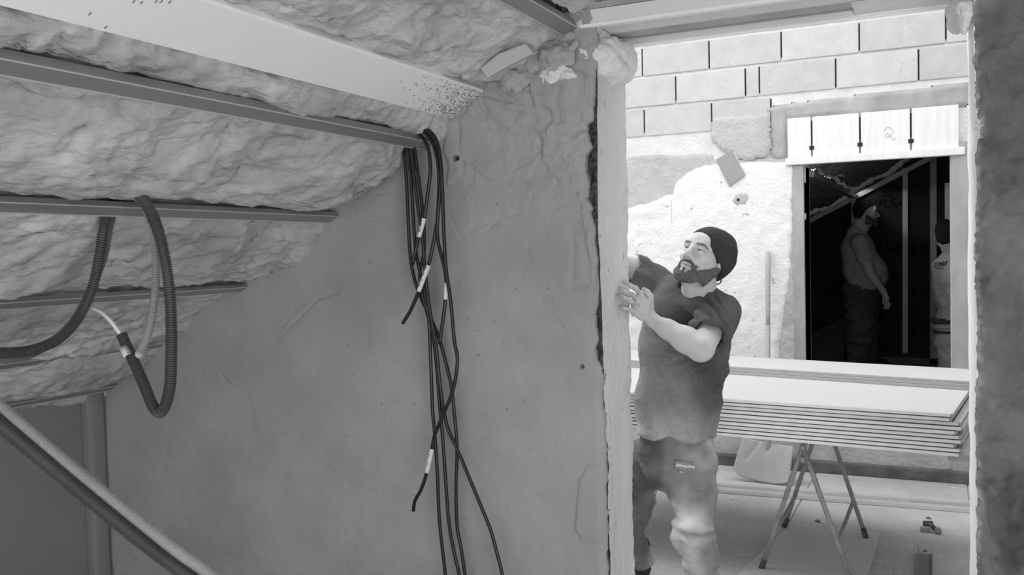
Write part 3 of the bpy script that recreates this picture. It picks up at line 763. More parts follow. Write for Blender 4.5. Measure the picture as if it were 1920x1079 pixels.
# ------------------------------------------------------------------ cables hung over the channel
def cable(pts, y, label, marks=(), tip=False, r=.0070):
    P = [onY(a, b, y+(c[0][0] if c else 0)) for a, b, *c in pts]
    path = resample(catmull(P, 8), .012)
    # never let a cable dip into the wall
    path[:, 1] = np.minimum(path[:, 1], WY-.075)
    o = MB().tube(path, r, 8).build('electric_cable', M['cable'], smooth=True)
    tag(o, label, 'cable', 'black cables hung over the channel')
    for (p0, p1, nt) in marks:
        a, b = onY(*p0, y), onY(*p1, y)
        i0 = np.argmin(np.linalg.norm(path-a, axis=1)); i1 = np.argmin(np.linalg.norm(path-b, axis=1)); i0, i1 = min(i0, i1), max(i0, i1)
        lb = MB().tube(path[i0:i1+1], r+.0016, 10).build('cable_label', M['label'], o, smooth=True)
        for k in range(nt):                          # handwritten strokes on the label
            j = i0+1+int((i1-i0-2)*(k+.5)/nt); c = path[j]+np.array([random.uniform(-.003, .003), -(r+.0022), 0])
            MB().tube([c+np.array([-.003, 0, -.005]), c+np.array([.002, 0, .001]), c+np.array([-.001, 0, .006])], .0009, 4).build('ink_stroke', M['ink'], lb)
    return o
T = .05
cable([(768, 244, (.06,)), (778, 246), (792, 257), (803, 279), (807, 317), (803, 355), (796, 405), (784, 450), (778, 475), (773, 497)], 2.965, 'short black cable, uppermost white label, ending where the strands cross', [((795, 410), (785, 446), 6)])
cable([(770, 242, (.06,)), (785, 244), (800, 252), (812, 270), (820, 300), (823, 336), (821, 401), (815, 443), (805, 492), (795, 520), (781, 557), (769, 584), (755, 607)], 2.955, 'black cable ending left at mid height, second label down', [((804, 497), (787, 546), 4)])
cable([(772, 241, (.06,)), (790, 242), (806, 250), (818, 270), (826, 300), (829, 344), (831, 401), (834, 473), (838, 519), (845, 565), (852, 640), (857, 665), (857, 689), (849, 733), (831, 778), (815, 817), (811, 837), (799, 891), (789, 920), (778, 940), (775, 959)], 2.94, 'longest labelled black cable, curling to an end at lowest left', [((809, 842), (800, 888), 2)])
cable([(775, 240, (.06,)), (794, 241), (810, 250), (821, 272), (827, 310), (825, 360), (820, 420), (821, 450), (826, 473), (835, 511), (837, 540), (835, 565), (832, 591), (826, 633), (825, 645)], 2.95, 'black cable with a faint label close to the right strand', [((837, 532), (835, 564), 0)])
cable([(752, 240, (.0,)), (755, 262, (.01,)), (757, 282), (762, 336), (765, 401), (769, 477), (777, 523), (792, 565), (807, 595), (824, 637), (837, 684), (846, 724), (852, 778), (857, 840), (855, 911), (857, 986), (864, 1026), (872, 1079), (880, 1140), (882, 1290)], 3.0, 'leftmost black cable behind the channel, swinging across to the right')
cable([(762, 240), (764, 276), (771, 344), (775, 412), (779, 466), (786, 504), (796, 545), (804, 600), (808, 689), (811, 769), (815, 813), (820, 888), (824, 977), (835, 1079), (840, 1150), (838, 1290)], 2.985, 'black cable hanging straight down, leftmost at the bottom edge')
cable([(770, 240), (771, 276), (776, 325), (784, 390), (792, 443), (796, 496), (802, 553), (809, 600), (817, 644), (824, 711), (831, 764), (840, 804), (857, 842), (880, 897), (902, 950), (920, 995), (931, 1035), (942, 1079), (955, 1150), (960, 1290)], 2.975, 'black cable swinging out alone to the lower right')
cable([(776, 240), (777, 276), (786, 344), (794, 412), (795, 473), (787, 511), (792, 553), (803, 595), (813, 635), (820, 702), (824, 755), (830, 822), (835, 893), (842, 982), (853, 1044), (861, 1079), (870, 1150), (868, 1290)], 2.99, 'greyish dusty cable in the middle of the bundle')

# ------------------------------------------------------------------ corrugated conduits
def hose(path, r, m, pitch=.0074, ripple=.0018, name='corrugated_hose'):
    P = resample(catmull(path, 10), pitch/4); n = len(P)
    rr = [r+(ripple if i % 4 < 2 else -ripple*1.3) for i in range(n)]
    return MB().tube(P, rr, 18).build(name, m, smooth=False)
hy = float(onX(240, 392, CHX[2]+.03)[1])
def Hp(px, py, d=0): return onY(px, py, hy+d)
ho = hose([Hp(200, 372, .10), Hp(222, 352, .06), Hp(245, 354, .0), Hp(268, 374, -.06), Hp(288, 410, -.09), Hp(304, 460, -.09), Hp(316, 530, -.08), Hp(321, 600, -.07), Hp(321, 670, -.06), Hp(318, 730, -.05), Hp(304, 772, -.04), Hp(288, 764, -.03), Hp(270, 722, -.02), Hp(248, 672, 0), Hp(228, 628, .0)], .0155, M['hose_dark'])
tag(ho, 'black corrugated hose looped over the channel, hanging nearly to the wall corner', 'hose')
MB().tube([Hp(235, 652), Hp(240, 662), Hp(243, 668)], .0185, 12).build('tape_wrap', M['tape'], ho, smooth=True)
o = MB().tube(resample(catmull([Hp(232, 640, -.0), Hp(222, 622, -.01), Hp(205, 600, -.02), Hp(188, 585, -.02), Hp(172, 578, -.02)], 6), .01), .0062, 8).build('white_wire', M['wire_white'], ho, smooth=True)
hi = hose([Hp(228, 378, .07), Hp(238, 370, .03), Hp(252, 368, .0), Hp(268, 380, -.03), Hp(282, 415, -.04), Hp(291, 470, -.03), Hp(292, 530, -.02), Hp(286, 585, -.01), Hp(276, 630, .0), Hp(261, 664, .01)], .0115, M['hose_light'], .0074, .0015)
tag(hi, 'pale grey corrugated hose hanging inside the black loop', 'hose')
MB().tube([Hp(263, 660, .01), Hp(259, 668, .01)], .0125, 10).build('taped_end', M['tape'], hi, smooth=True)
hc = hose([Hp(214, 376, .0), Hp(202, 398, -.04), Hp(194, 430, -.06), Hp(189, 465, -.06), Hp(181, 510, -.06), Hp(168, 555, -.07), Hp(146, 598, -.10), Hp(112, 634, -.16), Hp(68, 655, -.24), Hp(20, 662, -.32), Hp(-40, 660, -.42), Hp(-160, 640, -.60)], .0145, M['hose_dark'])
tag(hc, 'black corrugated hose curving down and away to the left edge', 'hose')
hc2 = hose([Hp(224, 378, .03), Hp(212, 400, .0), Hp(204, 436, -.02), Hp(195, 480, -.02), Hp(180, 520, -.02), Hp(162, 560, -.03), Hp(134, 606, -.06), Hp(100, 640, -.12), Hp(60, 664, -.20), Hp(20, 673, -.28), Hp(-40, 672, -.40), Hp(-160, 655, -.58)], .0110, M['hose_mid'], .0074, .0014)
tag(hc2, 'grey corrugated hose running close behind the black one at the left edge', 'hose')
def Lp(px, py, y): return onY(px, py, y)
h1 = hose([Lp(-620, 250, .80), Lp(-380, 455, .98), Lp(-200, 600, 1.10), Lp(-90, 688, 1.18), Lp(0, 765, 1.25), Lp(90, 842, 1.32), Lp(180, 915, 1.38), Lp(270, 987, 1.44), Lp(340, 1040, 1.48), Lp(400, 1082, 1.52), Lp(520, 1180, 1.58), Lp(640, 1300, 1.62)], .0150, M['hose_light'], .0050, .0012)
tag(h1, 'light grey corrugated hose running diagonally across the lower left corner', 'hose')
h2 = hose([Lp(-620, 290, .79), Lp(-380, 488, .97), Lp(-200, 630, 1.09), Lp(-90, 716, 1.17), Lp(0, 796, 1.24), Lp(90, 871, 1.31), Lp(180, 946, 1.37), Lp(270, 1019, 1.43), Lp(350, 1079, 1.48), Lp(420, 1130, 1.53), Lp(520, 1215, 1.58), Lp(630, 1330, 1.62)], .0158, M['hose_dark'], .0050, .0013)
tag(h2, 'dark corrugated hose lying just below the light diagonal one', 'hose')
# coated seam where the two hoses touch
# ------------------------------------------------------------------ boards on trestles
TZ = .69
def st(px, py, z): return onZ(px, py, z)
XR0 = .07
nb = 10; bh = .0185
yF = 4.22
for i in range(nb):
    z0 = TZ+i*bh+.0; dx = [0, .004, -.02, .008, .0, -.015, .01, .0, -.035, -.03][i]; dy = [0, .001, .003, .0, .003, .001, .004, .012, .006, .003][i]
    ang = math.radians([0, .1, -.1, .2, 0, .15, -.2, .1, -.1, 0][i]-6.5)
    Mx = Matrix.Translation((XR0+dx, yF+dy-.02, z0)) @ Matrix.Rotation(ang, 4, 'Z')
    b = MB().box(-2.45, 0, 0, 1.20, 0, .0152)
    b.v = [tuple(Mx @ Vector(p)) for p in b.v]
    o = b.build('plasterboard', M['gypsum'], bevel=.0015)
    w_ = ['lowest plasterboard of the stack, resting on the trestles', 'second plasterboard from the bottom of the stack', 'third plasterboard from the bottom of the stack', 'fourth plasterboard from the bottom of the stack', 'fifth plasterboard up, in the middle of the stack', 'sixth plasterboard up, just above the middle of the stack',
          'fourth plasterboard from the top of the full-width stack', 'plasterboard under the widest dark gap near the top', 'second of the full-width plasterboards, counted from the top', 'uppermost full-width plasterboard with a broad bare face'][i]
    tag(o, w_, 'plasterboard', 'plasterboards stacked on the trestles')
    # front edge painted paler for its light; dark sheet stands for gap shade
    e = MB().box(-2.44, -.01, -.0012, .002, .0012, .0140); e.v = [tuple(Mx @ Vector(p)) for p in e.v]; e.build('lit_edge', M['gypsum_edge'], o)
    if i < nb-1:
        e = MB().box(-2.4, -.03, .012, 1.15, .0152, .0186); e.v = [tuple(Mx @ Vector(p)) for p in e.v]; e.build('gap_shade', M['gap'], o)
ztop = TZ+(nb-1)*bh+.0152
for i in range(3):
    Mx = Matrix.Translation((XR0+.06, 4.88+.006*i, ztop+.0005+i*.0150)) @ Matrix.Rotation(math.radians(-12.5), 4, 'Z') @ Matrix.Translation((0, 0, 0))
    b = MB().box(-2.2, 0, 0, .46, 0, .0140); b.v = [tuple(Mx @ Vector(p)) for p in b.v]
    o = b.build('narrow_board', M['gypsum'], bevel=.0015)
    tag(o, ['narrow ripped board, lowest of three lying at the back of the stack', 'narrow ripped board, middle of three at the back of the stack', 'narrow ripped board on top at the back of the stack'][i], 'plasterboard', 'narrow boards on the stack')

def trestle(F1, F2, B1, B2, A, Bk, label):
    root = empty('folding_trestle', ((F1[0]+B2[0])/2, (F1[1]+B2[1])/2, 0))
    r = .0118; ap = []
    for a, b, top in ((F1, B1, (A, Bk)), (F2, B2, (A, Bk))):
        for foot, tp in ((a, top[0]), (b, top[1])):
            foot = np.array(foot)+np.array([0, 0, .02]); d = np.array(tp)-foot
            o = MB().tube([foot+d*t for t in (0, .33, .66, 1.0)], r, 10).build('leg', M['tube'], smooth=True); under(root, o)
            c = MB().tube([foot-d*.03, foot+d*.05], r*1.25, 10).build('rubber_foot', M['rubble'], o, smooth=True)
        p1 = np.array(a)+(np.array(top[0])-np.array(a))*.30; p2 = np.array(b)+(np.array(top[1])-np.array(b))*.28
        o = MB().tube([p1, p2], r*.9, 10).build('brace', M['tube'], smooth=True); under(root, o)
    o = MB().tube([np.array(A)+(np.array(A)-np.array(Bk))*.02, Bk], .013, 10).build('top_bar', M['tube'], smooth=True); under(root, o)
    o = MB().tube([np.array(A)-np.array([0, 0, .075]), np.array(A)-np.array([0, 0, .045])], .015, 10).build('hinge', M['tube'], smooth=True); under(root, o)
    return tag(root, label, 'trestle')
F1, F2, B1, B2 = [onZ(*p, .012) for p in ((1430, 1068), (1597, 1100), (1472, 990), (1622, 1010))]
A = onZ(1505, 838, TZ-.03); Bk = onZ(1544, 772, TZ-.025)
trestle(F1, F2, B1, B2, A, Bk, 'paint-spattered tubular folding trestle under the plasterboard stack')
dX = np.array([-1.30, .02, 0])
trestle(F1+dX-[0, 0, .012], F2+dX-[0, 0, .012], B1+dX-[0, 0, .012], B2+dX-[0, 0, .012], A+dX, Bk+dX, 'second tubular trestle hidden behind the worker, under the boards')
# timber batten and blocks under the right end
bt = MB().box(.02, .65, 4.27, 4.32, TZ-.034, TZ-.003).build('timber_batten', M['wood'], bevel=.004); tag(bt, 'pale timber batten jutting out beneath the right end of the board stack', 'timber')
for k in range(3):
    tag(MB().box(.30, .70, 4.20, 4.40, .005+k*.209, .205+k*.209).build('concrete_block', M['block'], bevel=.006), ['spare concrete block on the floor, bottom of the three under the batten', 'spare concrete block between two others under the batten', 'spare concrete block topmost of the three under the batten'][k], 'block', 'blocks under the batten')

# sheet on the floor under the trestle
q4 = [onZ(*p, .008) for p in ((1483, 983), (1650, 1003), (1622, 1100), (1365, 1100))]
v = list(q4)+[p-np.array([0, 0, .0035])+np.array([0, 0, .012]) for p in q4]
o = MB().add([p*np.array([1, 1, 0])+np.array([0, 0, .0045]) for p in q4]+[p*np.array([1, 1, 0])+np.array([0, 0, .0165]) for p in q4], [(3, 2, 1, 0), (4, 5, 6, 7)]+[(i, (i+1) % 4, (i+1) % 4+4, i+4) for i in range(4)]).build('floor_board', M['board'], bevel=.0015)
tag(o, 'pale offcut sheet lying flat beneath the front trestle feet', 'board')
# long light profiles along the floor
def along(px0, py0, px1, py1, y_off=0): return onZ(px0, py0, .005), onZ(px1, py1, .005)
for i, (ya, yb, lab) in enumerate(((912, 948, 'light steel profile lying along the floor, farther of the pair'), (922, 960, 'light steel profile lying along the floor, nearer of the pair'))):
    a = onZ(1340, ya, .006); b = onZ(1817, yb, .006); d = (b-a)/np.linalg.norm(b-a); nrm = np.array([-d[1], d[0], 0]); a2 = a-d*1.2; b2 = b+d*.5
    cs = [(-.027, 0), (-.027, .022), (-.024, .022), (-.024, .003), (.024, .003), (.024, .022), (.027, .022), (.027, 0)]
    v = [p+nrm*u+np.array([0, 0, w]) for p in (a2, b2) for u, w in cs]; n = len(cs)
    o = MB().add(v, [(k, k+n, (k+1) % n+n, (k+1) % n) for k in range(n)]+[tuple(range(n)), tuple(range(2*n-1, n-1, -1))]).build('steel_profile', M['steel_light'])
    tag(o, lab, 'steel profile', 'profiles lying on the far floor')
# short channel offcut, bottom right
a = onZ(1735, 1040, .006); b = onZ(1733, 1120, .006); d = (b-a)/np.linalg.norm(b-a); nrm = np.array([-d[1], d[0], 0])
cs = [(-.034, 0), (-.034, .032), (-.030, .032), (-.030, .004), (.030, .004), (.030, .032), (.034, .032), (.034, 0)]; n = len(cs)
v = [p+nrm*u+np.array([0, 0, w]) for p in (a, b) for u, w in cs]
o = MB().add(v, [(k, k+n, (k+1) % n+n, (k+1) % n) for k in range(n)]+[tuple(range(n)), tuple(range(2*n-1, n-1, -1))]).build('channel_offcut', M['steel'])
tag(o, 'short dark channel offcut lying on the floor at the bottom edge', 'steel profile')
# small clamp on the floor
c = onZ(1748, 990, .02); cl = empty('pipe_clamp', (c[0], c[1], .005))
cc = np.array([c[0], c[1], .024])
p1 = MB().tube([cc+[-.03, .05, 0], cc+[.0, .0, .005], cc+[.02, -.05, -.002]], .012, 10).build('clamp_body', M['rubble'], smooth=True)
p2 = MB().tube([cc+[.028, -.065, -.004], cc+[.028, -.04, -.004]], .019, 12).build('clamp_nut', M['tube'], smooth=True)
p3 = MB().box(cc[0]-.06, cc[0]-.01, cc[1]-.05, cc[1]-.02, .005, .03).build('clamp_jaw', M['tube'], bevel=.003)
p4 = MB().tube([cc+[-.045, .06, -.004], cc+[.0, .075, -.004]], .016, 10).build('clamp_head', M['rubble'], smooth=True)
under(cl, p1, p2, p3, p4); tag(cl, 'small dark metal clamp lying on the floor near the right jamb', 'clamp')
# stones and rubble bits
def stone(px, py, s, label, m='mortar'):
    c = onZ(px, py, 0.0); rnd = np.random.RandomState(int(px)); v = []
    for k in range(3):
        for t in np.linspace(0, 6.283, 8, endpoint=False):
            rr = s*(1, .85, .4)[k]*rnd.uniform(.75, 1.2); v.append((c[0]+rr*math.cos(t), c[1]+rr*.7*math.sin(t), .005+s*(0, .35, .75)[k]))
    f = [(k*8+j, k*8+(j+1) % 8, k*8+8+(j+1) % 8, k*8+8+j) for k in range(2) for j in range(8)]+[tuple(range(7, -1, -1)), tuple(range(16, 24))]
    return tag(MB().add(v, f).build('rubble_stone', M[m], bevel=0), label, 'stone')
stone(1374, 938, .026, 'pale stone lying alone by the worker on the far floor')
stone(1533, 981, .018, 'small crumb of rubble behind the trestle, left one', 'speckle'); stone(1543, 983, .014, 'small crumb of rubble behind the trestle, right one', 'mortar')
stone(1741, 975, .016, 'dark crumb of rubble just behind the metal clamp', 'speckle'); stone(1735, 1037, .012, 'tiny dark chip at the end of the channel offcut', 'speckle')
# scattered chips: uncountable
ch = MB(); random.seed(11)
for k in range(620):
    px, py = random.uniform(1195, 1817), random.uniform(900, 1079) if random.random() < .8 else random.uniform(880, 905)
    c = onZ(px, py, .0); s = random.uniform(.002, .008)*(1.5 if random.random() < .1 else 1); t = random.uniform(0, 3)
    if c[1] > 6.5: continue
    if 4.4 < c[1] < 5.5 and -1.0 < c[0] < -.3: continue
    v = [(c[0]+s*math.cos(t+a)*random.uniform(.5, 1.2), c[1]+s*math.sin(t+a)*random.uniform(.5, 1.2), .0045) for a in (0, 1.6, 3.1, 4.7)]
    ch.add(v+[(c[0], c[1], .0045+s*.5)], [(0, 1, 4), (1, 2, 4), (2, 3, 4), (3, 0, 4)])
tag(ch.build('plaster_chips', M['foam']), 'white plaster chips scattered over the far floor', 'debris', kind='stuff')
# mortar spill by the base of the wall, right
rb = patch_wall('mortar_spill', [tuple(onZ(*p, 0)[:2]) for p in ((1640, 895), (1730, 897), (1817, 900), (1817, 925), (1770, 920), (1700, 916), (1660, 905))], 0, .001, M['mortar'], .02, .03, 10, 0, 9, None)
bpy.data.objects.remove(rb)

# ------------------------------------------------------------------ shovel standing against the block wall
tip = onZ(1425, 912, .03); tip[1] = 6.12; tip = onY(1425, 912, 6.12); hz = onY(1440, 472, BY-.05)
tz = float(tip[2]); tip = np.array([onY(1425, 905, 6.13)[0], 6.13, .012])
sk_ = onY(1440, 835, 6.26); ax = (hz-sk_)/np.linalg.norm(hz-sk_)
sh = empty('shovel', (tip[0], tip[1], 0))
L_ = np.linalg.norm(sk_-tip); axb = (sk_-tip)/L_; sx = np.array([1, 0, 0.]); sx = sx-axb*sx.dot(axb); sx /= np.linalg.norm(sx); nf = np.cross(sx, axb)
nx, nz = 31, 25; V = []; L2_ = L_*1.06
for side in (0, 1):
    for i in range(nx):
        for j in range(nz):
            u = i/(nx-1)*2-1; t = j/(nz-1)
            hw = .195*(1-.13*t)*(1-.10*(1-t)**8); tt = t*L2_
            if t < .15: tt = tt+.03*(u**4)*(1-t/.15)
            sh_ = .030*(u*u)*(1-.3*t) + (-.010*math.exp(-(u/.16)**2)*sstep(.45, 1, t))
            # press ridges running down from the socket
            sh_ += -.007*math.exp(-((abs(u)-(.9-.55*t))/.08)**2)*sstep(.3, .7, t)
            p = tip+axb*tt+sx*u*hw+nf*(sh_+(.0025 if side else 0)); V.append(p)
F = []
for side in (0, 1):
    for i in range(nx-1):
        for j in range(nz-1):
            a = side*nx*nz+i*nz+j; qd_ = (a, a+nz, a+nz+1, a+1); F.append(qd_ if side else qd_[::-1])
for i in range(nx-1):
    for j in (0, nz-1): F.append((i*nz+j, (i+1)*nz+j, nx*nz+(i+1)*nz+j, nx*nz+i*nz+j))
for j in range(nz-1):
    for i in (0, nx-1): F.append((i*nz+j, i*nz+j+1, nx*nz+i*nz+j+1, nx*nz+i*nz+j))
o1 = MB().add(V, F).build('blade', M['shovel'], smooth=True)
s0 = sk_-axb*.10-nf*.022
o2 = MB().tube([s0, sk_-nf*.012, sk_+ax*.12, sk_*.39+hz*.61], [.004, .019, .0165, .0155], 12).build('socket', M['shovel'], smooth=True)
o3 = MB().tube([sk_*.42+hz*.58, sk_*.3+hz*.7, hz-ax*.01, hz], [.0140, .0165, .0175, .012], 12).build('handle', M['post'], smooth=True)
under(sh, o1, o2, o3); tag(sh, 'wide-bladed shovel leaning on the block wall behind the boards', 'shovel')

# ------------------------------------------------------------------ dark room fittings
def txt(s, size, loc, m, parent=None, rot=(math.pi/2, 0, 0), shear=0, sx=1, name='lettering', ext=.0006, bold=0):
    cu = bpy.data.curves.new(name, 'FONT'); cu.body = s; cu.size = size; cu.align_x = 'CENTER'; cu.align_y = 'CENTER'; cu.extrude = ext; cu.shear = shear; cu.offset = bold; cu.resolution_u = 2
    t = bpy.data.objects.new(name, cu); me = bpy.data.meshes.new_from_object(t); bpy.data.objects.remove(t)
    me.materials.append(m); o = bpy.data.objects.new(name, me); COL.objects.link(o)
    o.matrix_world = Matrix.Translation(loc) @ (rot if isinstance(rot, Matrix) else Matrix.LocRotScale(None, __import__('mathutils').Euler(rot), None)) @ Matrix.Diagonal((sx, 1, 1, 1))
    if parent: o.parent = parent
    return o
py_ = RY-.012
def dx_(px, py=500): return float(onY(px, py, RY)[0])
cuts = [dx_(1400), dx_(1596), dx_(1697), dx_(1751), 1.58]
for i in range(4):
    MB().box(cuts[i]+.004, cuts[i+1]-.004, RY-.012, RY, RZ, 3.5).build('insulation_panel', M['panel_dark'], dk, bevel=.003)
pm = mat('printed_ink', .007, .8, 0, 10, 0)
for px, py in ((1551, 418), (1561, 550), (1661, 382), (1652, 466), (1662, 525), (1660, 596), (1659, 668), (1747, 470), (1748, 548), (1748, 622)):
    c = onY(px, py, RY-.0135); t = txt('URSA', .13, c, pm, dk, sx=1.35, bold=.004, shear=.2)
    MB().box(c[0]-.075, c[0]+.075, RY-.0142, RY-.0134, c[2]+.07, c[2]+.085).box(c[0]-.03, c[0]+.07, RY-.0142, RY-.0134, c[2]+.092, c[2]+.105).box(c[0]-.05, c[0]+.02, RY-.0142, RY-.0134, c[2]+.112, c[2]+.125).build('printed_emblem', pm, dk)
def stud(p0, p1, y, wd, label, m='tube'):
    a, b = onY(*p0, y), onY(*p1, y); d = (b-a)/np.linalg.norm(b-a); s_ = np.cross(d, [0, 1, 0]); s_ /= np.linalg.norm(s_)
    cs = [(-wd/2, 0), (wd/2, 0), (wd/2, .045), (wd/2-.003, .045), (wd/2-.003, .003), (-wd/2+.003, .003), (-wd/2+.003, .045), (-wd/2, .045)]
    v = [p+s_*u+np.array([0, w, 0]) for p in (a, b) for u, w in cs]; n = len(cs)
    o = MB().add(v, [(k, k+n, (k+1) % n+n, (k+1) % n) for k in range(n)]+[tuple(range(n)), tuple(range(2*n-1, n-1, -1))]).build('steel_stud', M[m])
    return tag(o, label, 'steel stud', 'studs in the dark room')
stud((1499, 424), (1760, 288), RY-.10, .05, 'sloping steel stud following the roof line in the dark room', 'steel_light')
stud((1697, 315), (1697, 683), RY-.07, .05, 'upright steel stud in the dark room, right of the standing man', 'steel_light')
stud((1600, 370), (1600, 683), RY-.07, .04, 'thin upright steel stud behind the standing man', 'steel')
stud((1750, 285), (1750, 690), RY-.5, .06, 'steel stud near the right side of the dark doorway', 'tube')
stud((1777, 343), (1777, 684), RY-.9, .05, 'short pale stud above the man half hidden by the pillar', 'steel_light')
# sloping roof wool seen through the doorway
a, b = onY(1499, 424, RY-.12), onY(1760, 288, RY-.12); d = b-a
for i, (t0, t1) in enumerate(((-.6, .38), (.40, 1.02))):
    nx, ny = 60, 90; Uu, Ww = np.meshgrid(np.linspace(t0, t1, nx), np.linspace(0, 1, ny), indexing='ij')
    P = a+np.stack([Uu]*3, -1)*d+np.stack([0*Uu, -(RY-.12-BY-.32)*Ww, 0*Uu], -1)
    q = P*np.array([3, 2, 3]); P[..., 2] += .12+.06*fbm(q, 4)+.02*fbm(q*5, 3)
    ids = np.arange(nx*ny).reshape(nx, ny); qd = np.stack([ids[:-1, :-1], ids[1:, :-1], ids[1:, 1:], ids[:-1, 1:]], -1).reshape(-1, 4)
    tag(mesh_np('insulation_batt', P.reshape(-1, 3), qd, M['wool_shaded'], True), ['dim glass wool low on the roof slope of the dark room', 'dim glass wool high on the roof slope of the dark room'][i], 'insulation', 'wool in the dark room')
p0 = a+d*.40; x_ = float(p0[0])
tag(MB().box(x_-.03, x_+.03, BY+.32, RY-.15, float(p0[2])+.00, float(p0[2])+.04).build('metal_channel', M['steel']), 'dim steel channel crossing the wool in the dark room', 'metal channel')
# leaning dark sheet left, low step right
q4 = [onY(x, y, 10.1) for x, y in ((1516, 628), (1585, 596), (1588, 690), (1516, 690))]
for p in q4[2:]: p[2] = RZ+.002
q4[2][1] -= .3; q4[3][1] -= .3
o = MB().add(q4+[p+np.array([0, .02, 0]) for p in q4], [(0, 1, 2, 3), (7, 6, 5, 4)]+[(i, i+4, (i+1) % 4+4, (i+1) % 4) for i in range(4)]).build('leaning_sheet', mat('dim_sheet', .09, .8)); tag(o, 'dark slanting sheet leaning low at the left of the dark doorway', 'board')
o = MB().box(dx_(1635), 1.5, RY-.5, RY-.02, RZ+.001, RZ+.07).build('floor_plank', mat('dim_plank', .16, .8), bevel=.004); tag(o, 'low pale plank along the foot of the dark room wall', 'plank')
# ================================================================== PEOPLE
def head_local(neck_base, hair=False, vox=.0034, beard=True, seed=0):
    """head in its own frame: x to the person's left, y forward, z up, origin between the ears; neck_base in the same frame"""
    S = SDF(vox)
    S.ell((0, -.018, .040), (.076, .094, .082), k=.02)
    S.ell((0, .018, -.030), (.062, .066, .078), k=.03)
    for s in (-1, 1):
        S.chain([(s*.060, -.004, -.040), (s*.052, .028, -.078), (s*.018, .076, -.098)], [.020, .020, .020], k=.02)
        S.ell((s*.042, .055, -.016), (.022, .022, .018), k=.02)
        S.chain([(s*.012, .082, .030), (s*.034, .078, .034), (s*.056, .058, .026)], [.0085, .0095, .008], k=.012)
    S.ell((0, .078, -.094), (.024, .020, .020), k=.015)
    S.ell((0, .070, .050), (.050, .022, .034), k=.02)
    S.ell((0, .074, -.050), (.032, .020, .026), k=.015)
    for s in (-1, 1): S.ell((s*.031, .094, .010), (.0165, .014, .0115), k=.010, op='s')
    # lids
    for s in (-1, 1):
        S.chain([(s*.017, .078, .012), (s*.030, .0850, .0182), (s*.045, .073, .012)], [.0036, .0044, .0036], k=.004)
        S.chain([(s*.017, .078, .006), (s*.030, .083, .0020), (s*.045, .073, .006)], [.0036, .0038, .0036], k=.005)
    # nose
    S.chain([(0, .084, .026), (0, .094, .008), (0, .108, -.014), (0, .112, -.022)], [.0085, .0090, .0110, .0118], k=.010)
    for s in (-1, 1):
        S.ell((s*.0145, .099, -.026), (.0085, .011, .0085), k=.006)
        S.ell((s*.0075, .106, -.034), (.0042, .006, .004), k=.003, op='s')
        S.chain([(s*.022, .090, -.030), (s*.036, .072, -.060)], [.004, .004], k=.012)
    # lips
    S.chain([(-.025, .086, -.058), (-.008, .0975, -.0535), (0, .098, -.055), (.008, .0975, -.0535), (.025, .086, -.058)], [.0035, .0055, .005, .0055, .0035], k=.004)
    S.chain([(-.024, .085, -.061), (0, .0965, -.0665), (.024, .085, -.061)], [.0035, .0066, .0035], k=.004)
    S.chain([(-.026, .092, -.0592), (0, .1045, -.0600), (.026, .092, -.0592)], [.0014, .0016, .0014], k=.003, op='s')
    # ears
    for s in (-1, 1):
        S.ell((s*.077, -.012, -.002), (.009, .019, .032), R=rotm(8, 0, s*-18), k=.006)
        S.ell((s*.075, -.006, -.028), (.008, .010, .011), k=.006)
        S.ell((s*.088, -.008, .004), (.006, .010, .018), k=.004, op='s')
    nb = np.array(neck_base, float)
    S.chain([(0, -.030, -.030), nb*.5+np.array([0, -.030, -.030])*.5+np.array([0, .0, 0]), nb], [.056, .058, .066], k=.025)
    S.cone((0, .02, -.085), nb+np.array([0, .02, 0]), .036, .046, k=.03)
    v, q = S.mesh()
    v = relax(v, q, 1, .35)
    x, y, z = v.T; ax = np.abs(x)
    t = np.ones(len(v))
    brow = np.exp(-((z-(.033+.02*(ax-.03)-.9*np.clip(ax-.045, 0, 1)))/.0042)**2)*sstep(.010, .015, ax)*sstep(.060, .052, ax)*sstep(.04, .06, y)
    t = t*(1-.96*brow)
    lips = np.exp(-((z+.060)/.009)**2)*sstep(.028, .020, ax)*sstep(.080, .088, y); t = t*(1-.22*lips)
    line = np.exp(-((z+.0598)/.0022)**2)*sstep(.027, .022, ax)*sstep(.080, .088, y); t = t*(1-.6*line)
    lid = np.exp(-((z-.0125-.0*(ax))/.0028)**2)*sstep(.014, .018, ax)*sstep(.050, .044, ax)*sstep(.062, .070, y); t = t*(1-.65*lid)
    if beard:   # stubble under the full beard
        st_ = beard_mask(v); t = t*(1-.55*st_)
    return v, q, t
def beard_mask(v):
    x, y, z = v.T; ax = np.abs(x); n = .003*fbm(v*70, 3)
    top = np.interp(ax, [0, .028, .045, .062, .074], [-.074, -.074, -.060, -.040, -.018])
    m = sstep(.004, -.004, z-top+n)*sstep(-.020, -.006, y+n)
    m = m*sstep(-.142, -.126, z-.12*(y-.03))
    m = m*(1-sstep(-.098, -.110, z)*sstep(.062, .044, y))
    mo = sstep(.0050, .002, np.abs(z-(-.0430-.55*np.clip(ax-.016, 0, 1)))-.0035+.3*n)*sstep(.036, .030, ax)*sstep(.07, .08, y)
    side = sstep(.010, .004, np.abs(ax-.033)-.002+n*.5)*sstep(-.044, -.050, z)*sstep(-.085, -.075, z)*sstep(.05, .06, y)
    soul = sstep(.008, .004, ax+n)*sstep(-.070, -.073, z)*sstep(.06, .07, y)
    m = m*(1-sstep(.020, .012, ax)*sstep(-.092, -.084, z)*.85)
    return np.clip(np.maximum.reduce([m, mo, side*.9, soul]), 0, 1)
